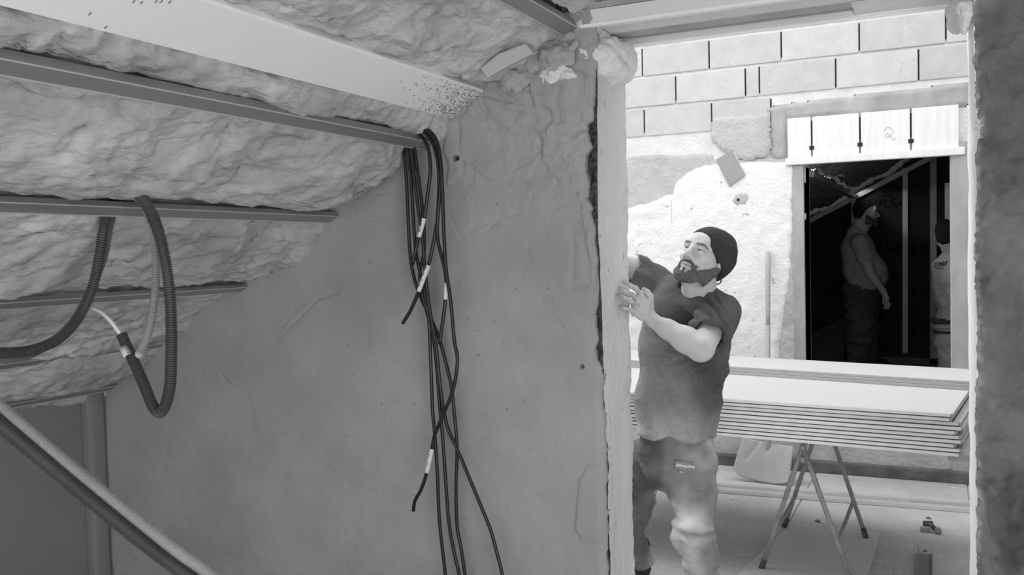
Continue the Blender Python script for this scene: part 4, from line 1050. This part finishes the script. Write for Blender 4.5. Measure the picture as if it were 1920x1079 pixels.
def beard_shell(v, q, name, m, parent, Mw, lift=.0028):
    bm_ = beard_mask(v); n = vnormals(v, q)
    keep = (bm_[q] > .45).all(1); qq = q[keep]
    vv = v+n*(np.clip(bm_, .3, 1)*lift+.0035*fbm(v*260, 2))[:, None]
    used = np.unique(qq); rm = np.full(len(v), -1); rm[used] = np.arange(len(used)); vv = vv[used]; qq = rm[qq]
    return mesh_np(name, xf(vv, Mw), qq, m, True, parent)
def xf(v, Mw): return v @ Mw[:3, :3].T+Mw[:3, 3]
def frame(origin, fwd, up):
    f = np.array(fwd, float); f /= np.linalg.norm(f); u = np.array(up, float); u = u-f*u.dot(f); u /= np.linalg.norm(u)
    l = np.cross(u, f)         # person's left... x axis
    l = -np.cross(f, u)*-1
    Mx = np.eye(4); Mx[:3, 0] = np.cross(f, u); Mx[:3, 1] = f; Mx[:3, 2] = u; Mx[:3, 3] = origin; return Mx
CR, CU, CB = RM @ np.array([1., 0, 0]), RM @ np.array([0, -1., 0]), RM @ np.array([0, 0, -1.])   # image right, up, toward the eye, in the world

def cam_dir(r, u, b): return CR*r+CU*u+CB*b

# ---------------------------------------------------------------- worker in the opening
PY = 3.78
def P(px, py, y=PY): return onY(px, py, y)
hc_ = P(1317, 487, 3.74)
yaw, pit = math.radians(41), math.radians(20)
fw = cam_dir(-math.sin(yaw)*math.cos(pit), math.sin(pit), math.cos(yaw)*math.cos(pit))
up0 = cam_dir(.56, .86, -.30)
HM = frame(hc_, fw, up0); HS = 1.07
HM[:3, :3] *= HS
HMi = np.linalg.inv(HM)
neckW = P(1306, 566, 3.80)
v1, q1, t1 = head_local(xf(neckW[None], HMi)[0])
hv, hq = v1.copy(), q1
v1w = xf(v1, HM)
# arm + hand (his left), reaching to the edge of the opening
sh_L = P(1350, 588, 3.76); el_L = P(1314, 654, 3.50); wr_L = P(1226, 603, 3.525)
S = SDF(.0042)
S.chain([sh_L, el_L*.45+sh_L*.55, el_L], [.052, .052, .050], k=.02)
fm = el_L*.68+wr_L*.32
S.chain([el_L, fm, el_L*.30+wr_L*.70, wr_L], [.050, .051, .038, .0285], k=.02)
va, qa = S.mesh(); va = relax(va, qa, 1)
# hand
JS = -1.118
def HJ(px, py, off): return onX(px, py, JS+off)
wr = wr_L
kn = [onY(1200, 551, 3.455), onY(1193, 561, 3.450), onY(1190, 574, 3.450), onY(1189, 587, 3.460)]
tips = [HJ(1171, 530, .012), HJ(1164, 544, .012), HJ(1163, 556, .013), HJ(1165, 578, .014)]
H = SDF(.0022)
for i in range(4):
    H.chain([wr+(kn[i]-wr)*.12, wr+(kn[i]-wr)*.6, kn[i]], [.017, .0165, .0135], k=.010)
H.chain([kn[0], kn[1], kn[2], kn[3]], [.0125, .0125, .012, .0115], k=.008)
for i in range(4):
    a, b = kn[i], tips[i]; d = b-a; out = np.array([1.0, -.55, 0.25]); out /= np.linalg.norm(out)
    m1 = a+d*.42+out*.011; m2 = a+d*.74+out*.006; r0 = (.0098, .0100, .0096, .0086)[i]
    H.chain([a, m1, m2, b], [r0*1.08, r0, r0*.92, r0*.80], k=.003)
    H.ell(m1+out*.002, (r0*1.05,)*3, k=.004)
# thumb leaves the side of the palm near its base, behind the index finger
th0 = wr+(kn[0]-wr)*.30+cam_dir(.004, .012, -.012); th1 = P(1219, 556, 3.50); th2 = P(1207, 543, 3.485)
H.chain([th0, th1, (th1+th2)/2+cam_dir(.002, .003, 0), th2], [.016, .0125, .0102, .0086], k=.008)
H.chain([wr_L*.9+fm*.1, wr_L, wr+(kn[1]-wr)*.2], [.029, .0275, .024], k=.014)
vh, qh = H.mesh(); vh = relax(vh, qh, 1, .4)
# dirt on the finger tips and knuckles
th_ = np.ones(len(vh))
for tp in tips+[th2]: th_ = th_*(1-.5*np.exp(-(np.linalg.norm(vh-tp, axis=1)/.011)**2))
th_ *= 1-.25*sstep(.1, .7, fbm(vh*45, 3))
# other arm: raised along the back of the wall, hidden by the jamb
sh_R = P(1226, 530, 3.90); ho_ = P(1175, 490, 3.72); hnd = P(1112, 470, 3.60)
S2 = SDF(.006)
S2.chain([sh_R, P(1190, 503, 3.86), P(1150, 492, 3.76), hnd], [.060, .052, .042, .030], k=.02)
for i in range(4):
    b_ = hnd+np.array([-.01, -.01, -.03+.02*i]); S2.chain([hnd, b_+np.array([-.05, -.02, 0]), b_+np.array([-.10, -.045, .01])], [.02, .011, .008], k=.006)
S2.chain([hnd, hnd+np.array([-.01, -.03, .06]), hnd+np.array([-.02, -.04, .09])], [.018, .012, .009], k=.006)
# trunk and legs under the clothes (one surface with the arms)
chest = P(1288, 628, 3.84); waist = P(1268, 760, 3.86); hip = P(1268, 850, 3.86)
hipL, hipR = P(1302, 880, 3.84), P(1225, 880, 3.92)
knL, knR = P(1300, 1008, 3.74), P(1176, 990, 3.98)
anL = np.array([knL[0]+.03, knL[1]+.10, .10]); anR = np.array([knR[0]+.00, knR[1]+.16, .10])
S2.chain([neckW, chest, waist, hip], [.06, .11, .11, .10], k=.03)
S2.chain([hipL, knL, anL], [.060, .045, .038], k=.02); S2.chain([hipR, knR, anR], [.060, .045, .038], k=.02)
S2.cone(sh_L, neckW, .05, .05, k=.03); S2.cone(sh_R, neckW, .05, .05, k=.03)
vb, qb = S2.mesh()
Vp, Qp, Tp = joinm([(v1w, q1, t1), (va, qa, 1.0), (vh, qh, th_), (vb, qb, 1.0)])
worker = mesh_np('person', Vp, Qp, M['skin'], True, None, Tp)
tag(worker, 'bearded worker in a dark beanie and t-shirt, one hand against the edge of the opening', 'person')
beard_shell(hv, hq, 'beard', M['beard'], worker, HM)
for s in (-1, 1):
    E_ = SDF(.0016); E_.ell((s*.0305, .0735, .0095), .0118, k=.001); ev, eq = E_.mesh()
    gz = np.array([s*.0305+.001, .0735+.0118, .0125]); dd = np.linalg.norm(ev-gz, axis=1)
    eo = mesh_np('eye', xf(ev, HM), eq, M['eye'], True, worker)
    I_ = SDF(.0010); I_.ell(gz-np.array([0, .0020, 0]), (.0052, .0028, .0052), k=.001); iv, iq = I_.mesh()
    mesh_np('iris', xf(iv, HM), iq, M['hair'], True, eo)
# fingernails
for i, tp in enumerate(tips):
    d = tips[i]-kn[i]; d /= np.linalg.norm(d); out = np.array([.8, -.6, .1]); out = out-d*out.dot(d); out /= np.linalg.norm(out)
    N_ = SDF(.0014); Rm = np.stack([d, np.cross(out, d), out], 1); N_.ell(tp+out*.0058-d*.001, (.0062, .0046, .0022), R=Rm, k=.001); nv_, nq_ = N_.mesh()
    mesh_np('fingernail', nv_, nq_, M['eye'] if i < 0 else mat_nail if 'mat_nail' in globals() else M['gypsum'], True, worker)
# beanie: tight band, slouching crown towards the back
B = SDF(.0038)
B.ell((0, -.020, .050), (.083, .103, .086), k=.02)
B.ell((0, -.075, .062), (.076, .076, .078), k=.05)
B.ell((0, -.098, .030), (.062, .052, .060), k=.04)
B.ell((0, -.05, -.010), (.081, .068, .055), k=.03)
for s in (-1, 1): B.ell((s*.070, -.018, .0), (.022, .042, .048), k=.02)
B.cut((0, .085, .056), (0, .58, -.81), k=.006)      # band line from forehead down to the nape
B.cut((0, .02, -.040), (0, .12, -1), k=.006)
bv, bq = B.mesh(); bv = relax(bv, bq, 1); bn = vnormals(bv, bq)
dl = ((bv-np.array([0, .085, .056])) @ (np.array([0, .58, -.81])/.9962))
roll_ = np.exp(-((dl+.010)/.008)**2)*.004
wr_ = .004*np.clip(fbm(bv*np.array([14, 14, 30]), 3), -1, 1)*sstep(-.04, -.10, dl)
bv = bv+bn*(roll_+wr_+.0006*np.sin(np.arctan2(bv[:, 0], bv[:, 1]+.02)*110))[:, None]
mesh_np('beanie', xf(bv, HM), bq, M['beanie'], True, worker)
# curls under the beanie and earring-like curl
cu_ = MB()
for (px, py, r) in ((1345, 527, .012), (1358, 507, .008), (1340, 520, .007)):
    c = P(px, py, 3.79)
    cu_.tube([c+CR*r*math.cos(a)*(.6+.06*i)+CU*r*math.sin(a)*(.6+.06*i) for i, a in enumerate(np.linspace(0, 7.5, 16))], .0028, 6)
cu_.build('hair_curl', M['hair'], worker, smooth=True)

# t-shirt
T_ = SDF(.0058)
fl = cam_dir(.0, 0, 1)
flt = (cam_dir(.35, 0, 1), .72)
T_.chain([P(1283, 600, 3.83), P(1278, 660, 3.83), P(1272, 740, 3.84), P(1272, 812, 3.85)], [.182, .182, .178, .182], k=.05, flat=flt)
T_.chain([P(1316, 556, 3.80), P(1351, 586, 3.79)], [.060, .080], k=.05)
T_.chain([P(1285, 558, 3.84), P(1228, 528, 3.90)], [.050, .066], k=.06)
T_.chain([sh_L, sh_L*.6+el_L*.4, sh_L*.3+el_L*.7], [.074, .079, .080], k=.035)      # left sleeve
T_.chain([P(1228, 530, 3.90), P(1190, 510, 3.86), P(1172, 500, 3.82)], [.070, .070, .066], k=.04)                                 # right sleeve
T_.cone(P(1336, 610, 3.82), P(1330, 690, 3.82), .085, .07, k=.06)
T_.ell(P(1304, 574, 3.78), (.125, .105, .055), k=.03)
# openings
dsl = (el_L-sh_L); dsl /= np.linalg.norm(dsl)
slv = sh_L*.38+el_L*.62
T_.cone(sh_L*.55+el_L*.45, sh_L*-.1+el_L*1.1, .060, .070, k=.006, op='s')
T_.cut(slv+dsl*.012, dsl+np.array([0, 0, -.25]), k=.006, lo=slv-.09, hi=slv+.17)
T_.cone(P(1196, 506, 3.86), P(1160, 490, 3.78), .054, .060, k=.008, op='s')
T_.cut(P(1188, 503, 3.84), P(1160, 494, 3.80)-P(1215, 514, 3.88), k=.006, lo=P(1175, 500, 3.84)-.11, hi=P(1175, 500, 3.84)+.11)
ncut = P(1304, 536, 3.78); T_.ell(ncut, (.074, .070, .034), R=None, k=.012, op='s')
T_.cut(P(1272, 818, 3.85), cam_dir(-.10, -1, 0), k=.008)
tv, tq = T_.mesh(); tn_ = vnormals(tv, tq)
L = np.stack([(tv-P(1275, 650, 3.8)) @ CR, (tv-P(1275, 650, 3.8)) @ CU, (tv-P(1275, 650, 3.8)) @ CB], 1)
a1 = np.arctan2(L[:, 1]+.02, L[:, 0]-.19); rr_ = np.hypot(L[:, 1]+.02, L[:, 0]-.19)
fold = (1-2*np.abs(np.sin(a1*15+1.5*fbm(L*5, 3))))*-.008*sstep(.16, .10, L[:, 0])*sstep(.03, .10, rr_)*sstep(.36, .22, rr_)*sstep(-.20, -.05, L[:, 1])
drape = (1-np.abs(fbm(np.stack([L[:, 0]*9+L[:, 1]*4, L[:, 1]*1.6, L[:, 2]*4], 1), 3))*2)*.010*sstep(.05, -.15, L[:, 1])
slf = np.sin((L @ np.array([3., 2, 5]))*16+2*fbm(L*8, 2))*.003*sstep(.10, .16, L[:, 0])
slr = np.sin((L @ np.array([1.5, 5, 1]))*22+2*fbm(L*8, 2))*.005*sstep(-.08, -.14, L[:, 0])*sstep(.12, .2, L[:, 1])
hemw = .010*np.sin(L[:, 0]*38+fbm(L*7, 2)*2)*sstep(-.30, -.37, L[:, 1])
tv = tv+tn_*(fold+drape+slf+slr+hemw+.002*fbm(L*40, 3))[:, None]
dust_and_light = sstep(.12, -.22, L[:, 0]+.35*(L[:, 1]+.1)+.06*fbm(L*6, 3)); dust2 = sstep(-.22, -.36, L[:, 1]+.03*fbm(L*8, 3))  # dust, with the lit left side painted paler
mesh_np('tshirt', tv, tq, M['tshirt'], True, worker, .78+1.7*dust_and_light+1.2*dust2)
# neckband
ang = np.linspace(0, 2*math.pi, 41); hb = HM[:3, 0]
nbp = [ncut+CR*.083*math.cos(a)+np.cross(CR, CU)*-0+(-CB)*0+CB*.068*math.sin(a)*.9+CU*(-.020-.040*math.sin(a)*.75+.018*math.cos(a)*-1) for a in ang]

# trousers
J = SDF(.006)
J.chain([P(1268, 790, 3.86), P(1268, 850, 3.87)], [.168, .176], k=.04, flat=flt)
J.chain([P(1294, 870, 3.85), P(1300, 925, 3.81), knL, P(1312, 1050, 3.76), anL], [.116, .096, .078, .072, .066], k=.035)
J.chain([P(1212, 865, 3.93), P(1190, 930, 3.96), knR, anR], [.108, .090, .072, .066], k=.03)
J.ell(P(1300, 1012, 3.68), (.050, .035, .070), k=.03)
J.cut(anL-np.array([0, 0, .03]), (0, 0, -1), k=.004)
jv, jq = J.mesh(); jn = vnormals(jv, jq)
L = np.stack([(jv-P(1275, 900, 3.8)) @ CR, (jv-P(1275, 900, 3.8)) @ CU, (jv-P(1275, 900, 3.8)) @ CB], 1)
kd = (L[:, 1]-(P(1300, 1003)-P(1275, 900)) @ CU)
wrk = .006*fbm(np.stack([L[:, 0]*5, L[:, 1]*16, L[:, 2]*5], 1), 4, .55)+.007*(1-np.abs(fbm(np.stack([L[:, 0]*4, L[:, 1]*13+L[:, 0]*7, L[:, 2]*4], 1)+5, 3))*2)*(sstep(-.08, -.16, L[:, 1])+.3)
jv = jv+jn*wrk[:, None]
dust_and_light = .9+.75*sstep(-.5, .6, fbm(L*6+3, 3))+.9*np.exp(-((L[:, 1]+.13)/.12)**2)*sstep(.10, -.02, L[:, 0])*sstep(-.10, .02, L[:, 0]); dust_and_light = dust_and_light*(1-.45*sstep(-.06, -.10, L[:, 0]))  # dust, plus bright haze painted over the middle of the leg
dust_and_light = dust_and_light*(1-.45*np.exp(-((kd-.045+.10*L[:, 0])/.012)**2)*sstep(-.05, .0, L[:, 0]))
jeans = mesh_np('trousers', jv, jq, M['jeans'], True, worker, dust_and_light)
jeans.name = 'work_trousers'
# pocket flap with its lettering patch; seam piping
pc = P(1284, 873, 3.70)
def on_surface(px, py, V):
    d = ray(px, py); d = d/np.linalg.norm(d); w_ = V-EYE; t = w_ @ d; dist = np.linalg.norm(w_-t[:, None]*d, axis=1); m = dist < .012
    if not m.any(): return None
    return EYE+d*(t[m].min())
ps = [on_surface(x, y, jv) for x, y in ((1262, 862), (1306, 866), (1306, 884), (1262, 881))]
if all(p is not None for p in ps):
    dmin = min(float((p-EYE) @ -CB) for p in ps)
    ctr = sum(ps)/4; nrm = np.cross(ps[1]-ps[0], ps[3]-ps[0]); nrm /= np.linalg.norm(nrm)
    if nrm @ CB < 0: nrm = -nrm
    ux = ps[1]-ps[0]; ux = ux-nrm*ux.dot(nrm); ux /= np.linalg.norm(ux); uy = np.cross(nrm, ux); Rr = np.stack([ux, uy, nrm], 1)
    o4 = Matrix([[*map(float, Rr[i]), float(ctr[i]+nrm[i]*.006)] for i in range(3)]+[[0, 0, 0, 1]])
    lp = MB().box(-.040, .040, -.018, .018, -.008, .003, M4=o4).build('logo_patch', mat('patch_cloth', .33, .9, .1, 20, .4, 200), worker, bevel=.002)
    tt = txt('Milwaukee', .0185, (0, 0, 0), M['wire_white'], lp, rot=o4 @ Matrix.Translation((0, 0, .0036)), shear=.35, bold=.0006)
    o5 = o4 @ Matrix.Translation((.0, -.032, -.002))
    MB().prism([(-.018, .005), (.018, .005), (.010, -.006), (-.010, -.006)], -.003, .002, 2).build('white_tab', M['wire_white'], worker).matrix_world = o5
# boots
for an, kk in ((anL, knL), (anR, knR)):
    Bt = SDF(.007); f_ = np.array([-.35, -.93, 0]); b0 = np.array([an[0], an[1]+.02, .0])
    Bt.chain([b0+[0, 0, .16], b0+[0, 0, .055]], [.052, .052], k=.02); Bt.chain([b0+[0, 0, .05], b0+f_*.10+[0, 0, .05], b0+f_*.19+[0, 0, .042]], [.048, .046, .040], k=.02)
    Bt.cut(b0+[0, 0, .006], (0, 0, -1), k=.003); v_, q_ = Bt.mesh(); mesh_np('boot', v_, q_, M['boot'], True, worker)

# ---------------------------------------------------------------- man standing in the dark room, in profile
MY = onZ(1612, 691, RZ)[1]
def Q_(px, py, dy=0): return onY(px, py, MY+dy)
mhc = Q_(1624, 401); mf = cam_dir(1, -.03, .22); HM2 = frame(mhc, mf, cam_dir(-.05, 1, 0)); HM2[:3, :3] *= 1.04
nkW = Q_(1608, 440); v2, q2, t2 = head_local(xf(nkW[None], np.linalg.inv(HM2))[0], vox=.0055)
S3 = SDF(.009)
shn = Q_(1612, 452, -.18); eln = Q_(1630, 510, -.26); wrn = Q_(1655, 545, -.30)
S3.chain([shn, eln, wrn], [.058, .048, .030], k=.02)
hand2 = Q_(1662, 560, -.30)
S3.chain([wrn, hand2], [.028, .030], k=.015)
S3.chain([Q_(1612, 452, .18), Q_(1625, 512, .24), Q_(1640, 550, .24)], [.055, .045, .03], k=.02)
S3.chain([nkW, Q_(1610, 480), Q_(1618, 560)], [.06, .13, .14], k=.04)
S3.chain([Q_(1612, 570, -.08), Q_(1612, 625, -.08), Q_(1608, 680, -.10)], [.08, .06, .045], k=.02)
S3.chain([Q_(1612, 570, .08), Q_(1622, 625, .10), Q_(1626, 680, .14)], [.08, .06, .045], k=.02)
v3, q3 = S3.mesh()
F3 = SDF(.0045)
F3.chain([wrn, hand2], [.026, .030], k=.012)
for i, (tx, ty) in enumerate(((1668, 575), (1665, 579), (1661, 580), (1657, 578))):
    kb = hand2+(Q_(tx, ty, -.30+.012*i)-hand2)*.35; tp = Q_(tx, ty, -.34+.022*i); F3.chain([kb, (kb+tp)/2+cam_dir(.006, 0, 0), tp], [.013, .011, .009], k=.004)
F3.chain([wrn*.5+hand2*.5, Q_(1656, 568, -.35)], [.016, .010], k=.006)
v4, q4_ = F3.mesh()
Vp, Qp, Tp = joinm([(xf(v2, HM2), q2, t2), (v3, q3, 1.0), (v4, q4_, 1.0)])
man = mesh_np('person', Vp, Qp, M['skin'], True, None, Tp)
tag(man, 'bearded man in a pale polo standing side-on inside the dark doorway', 'person')
beard_shell(v2, q2, 'beard', M['beard'], man, HM2, .010)
Hh = SDF(.006); Hh.ell((0, -.024, .050), (.083, .100, .086), k=.02); Hh.ell((0, -.06, -.005), (.070, .052, .06), k=.03)
Hh.cut((0, .055, .060), (0, 1, -.35), k=.01); Hh.cut((0, -.030, -.02), (0, .9, -.6), k=.01, lo=(-.2, -.1, -.2), hi=(.2, .2, .03))
hv_, hq_ = Hh.mesh(); hn_ = vnormals(hv_, hq_); hv_ = hv_+hn_*(.005*fbm(hv_*50, 3))[:, None]; mesh_np('hair', xf(hv_, HM2), hq_, M['hair'], True, man)
for s in (-1, 1):
    E_ = SDF(.003); E_.ell((s*.0305, .0735, .0095), .0118, k=.001); ev, eq = E_.mesh(); mesh_np('eye', xf(ev, HM2), eq, M['eye'], True, man)
Pl = SDF(.0085); sd = (CB, 1.15)
Pl.chain([Q_(1606, 438), Q_(1608, 466), Q_(1617, 505), Q_(1620, 540)], [.095, .150, .165, .160], k=.05)
Pl.ell(Q_(1631, 512), (.165, .15, .19), k=.06)
Pl.chain([Q_(1608, 455, -.05), Q_(1612, 455, -.17), Q_(1622, 484, -.23)], [.075, .080, .074], k=.03)
Pl.chain([Q_(1608, 455, .05), Q_(1612, 455, .17), Q_(1620, 484, .21)], [.07, .075, .07], k=.03)
Pl.cut(Q_(1620, 549), (0, 0, -1), k=.01); Pl.ell(xf(np.array([[0, .02, -.12]]), HM2)[0]+np.array([.02, 0, .0]), (.06, .06, .03), k=.01, op='s')
Pl.cone(Q_(1626, 498, -.26), Q_(1632, 520, -.30), .060, .07, k=.01, op='s')
v_, q_ = Pl.mesh(); n_ = vnormals(v_, q_); v_ = v_+n_*(.012*(1-np.abs(fbm(v_*np.array([5, 5, 9]), 3))*2)*sstep(1.55, 1.35, v_[:, 2]))[:, None]
mesh_np('polo_shirt', v_, q_, M['polo'], True, man)
Tr = SDF(.009)
Tr.chain([Q_(1616, 548), Q_(1615, 565)], [.175, .170], k=.04)
Tr.chain([Q_(1612, 575, -.09), Q_(1612, 612, -.10), Q_(1610, 640, -.10), Q_(1605, 682, -.12)], [.130, .125, .105, .088], k=.04)
Tr.chain([Q_(1618, 575, .09), Q_(1624, 612, .10), Q_(1624, 640, .12), Q_(1628, 682, .16)], [.13, .115, .095, .08], k=.04)
Tr.ell(Q_(1600, 590, -.2), (.07, .05, .09), k=.03); Tr.ell(Q_(1612, 618, -.2), (.09, .05, .08), k=.03)
v_, q_ = Tr.mesh(); n_ = vnormals(v_, q_); v_ = v_+n_*(.016*(1-np.abs(fbm(v_*np.array([6, 6, 12]), 3))*2))[:, None]; v_[:, 2] = np.maximum(v_[:, 2], RZ+.03)
mesh_np('cargo_trousers', v_, q_, M['trousers'], True, man)
for b0 in (Q_(1600, 680, -.12), Q_(1628, 680, .16)):
    b0 = np.array([b0[0], b0[1], RZ]); Bt = SDF(.009); f_ = CR*.9+CB*.2; f_[2] = 0
    Bt.chain([b0+[0, 0, .12], b0+[0, 0, .05], b0+f_*.16+[0, 0, .042]], [.05, .048, .04], k=.02); Bt.cut(b0+[0, 0, .004], (0, 0, -1), k=.003); v_, q_ = Bt.mesh(); mesh_np('boot', v_, q_, M['boot'], True, man)

# ---------------------------------------------------------------- man in white overalls half hidden by the pillar
OY = MY-.9
def O_(px, py, dy=0): return onY(px, py, OY+dy)
ohc = O_(1774, 440); HM3 = frame(ohc, cam_dir(.55, 0, -.8), cam_dir(0, 1, 0)); nk3 = O_(1783, 478)
v5, q5, t5 = head_local(xf(nk3[None], np.linalg.inv(HM3))[0], vox=.006, beard=False)
S5 = SDF(.010)
S5.chain([nk3, O_(1792, 520), O_(1792, 600)], [.05, .12, .12], k=.04)
S5.chain([O_(1768, 505), O_(1764, 560), O_(1786, 590, -.1)], [.05, .04, .03], k=.02)
hd5 = O_(1792, 596, -.12); S5.chain([O_(1786, 590, -.1), hd5], [.03, .028], k=.01)
for i in range(4): S5.chain([hd5, hd5+CR*.05+CU*(.02-.014*i), hd5+CR*.08+CU*(.018-.014*i)], [.014, .011, .009], k=.004)
S5.chain([hd5, hd5+CU*.03+CR*.02, hd5+CU*.05+CR*.03], [.014, .011, .009], k=.004)
S5.chain([O_(1786, 620), O_(1784, 690)], [.08, .06], k=.02)
S5.chain([O_(1805, 620), O_(1806, 690)], [.08, .06], k=.02)
v6, q6 = S5.mesh()
Vp, Qp, Tp = joinm([(xf(v5, HM3), q5, t5), (v6, q6, 1.0)])
oman = mesh_np('person', Vp, Qp, M['skin'], True, None, Tp)
tag(oman, 'dark-haired man in white work clothes half hidden behind the right doorway pillar', 'person')
Hh = SDF(.007); Hh.ell((0, -.024, .045), (.084, .102, .088), k=.02); Hh.ell((0, -.055, -.02), (.072, .056, .075), k=.03); Hh.cut((0, .055, .060), (0, 1, -.25), k=.01)
v_, q_ = Hh.mesh(); n_ = vnormals(v_, q_); mesh_np('hair', xf(v_+n_*(.006*fbm(v_*50, 3))[:, None], HM3), q_, M['hair'], True, oman)
Ov = SDF(.009)
Ov.chain([O_(1786, 498), O_(1794, 520), O_(1795, 560), O_(1794, 590)], [.075, .165, .160, .145], k=.05)
Ov.chain([O_(1778, 484), O_(1766, 500), O_(1764, 530), O_(1768, 560)], [.070, .068, .060, .055], k=.03)
Ov.chain([O_(1782, 600), O_(1778, 640), O_(1783, 700)], [.115, .100, .085], k=.04); Ov.chain([O_(1808, 600), O_(1812, 640), O_(1812, 700)], [.11, .10, .085], k=.04)
v_, q_ = Ov.mesh(); n_ = vnormals(v_, q_); v_ = v_+n_*(.014*(1-np.abs(fbm(v_*np.array([6, 6, 8]), 3))*2))[:, None]; v_[:, 2] = np.maximum(v_[:, 2], RZ+.02)
ov_o = mesh_np('work_overalls', v_, q_, M['overall'], True, oman)
pz = O_(1790, 601); nb_ = [pz+np.array([.165*math.cos(a), .125*math.sin(a)-.0, 0]) for a in np.linspace(0, 2*math.pi, 28)]
for dz, m_, r_ in ((0, 'trousers', .028), (-.055, 'overall', .016), (-.10, 'trousers', .014)):
    MB().tube([p+np.array([0, 0, dz]) for p in nb_], r_, 8, cap=False).build('tool_belt', M[m_], oman, smooth=True)
def surf(px, py, V, tol=.02):
    d = ray(px, py); d = d/np.linalg.norm(d); w_ = V-EYE; t = w_ @ d; m = np.linalg.norm(w_-t[:, None]*d, axis=1) < tol
    return EYE+d*t[m].min() if m.any() else None
c = surf(1762, 496, v_)
if c is not None:
    Rr = np.stack([CR, CU, CB], 1); o4 = Matrix([[*map(float, Rr[i]), float(c[i]+CB[i]*.03)] for i in range(3)]+[[0, 0, 0, 1]])
    txt('ZOINDO', .052, (0, 0, 0), M['ink'], ov_o, rot=o4 @ Matrix.Rotation(math.radians(8), 4, 'Z'), bold=.001, ext=.002, sx=.6)
    MB().tube([np.array(o4 @ Vector((x, -.045+.012*math.sin((x+.09)*17), .002))) for x in np.linspace(-.05, .05, 9)], .003, 5).build('print_swoosh', M['ink'], ov_o)
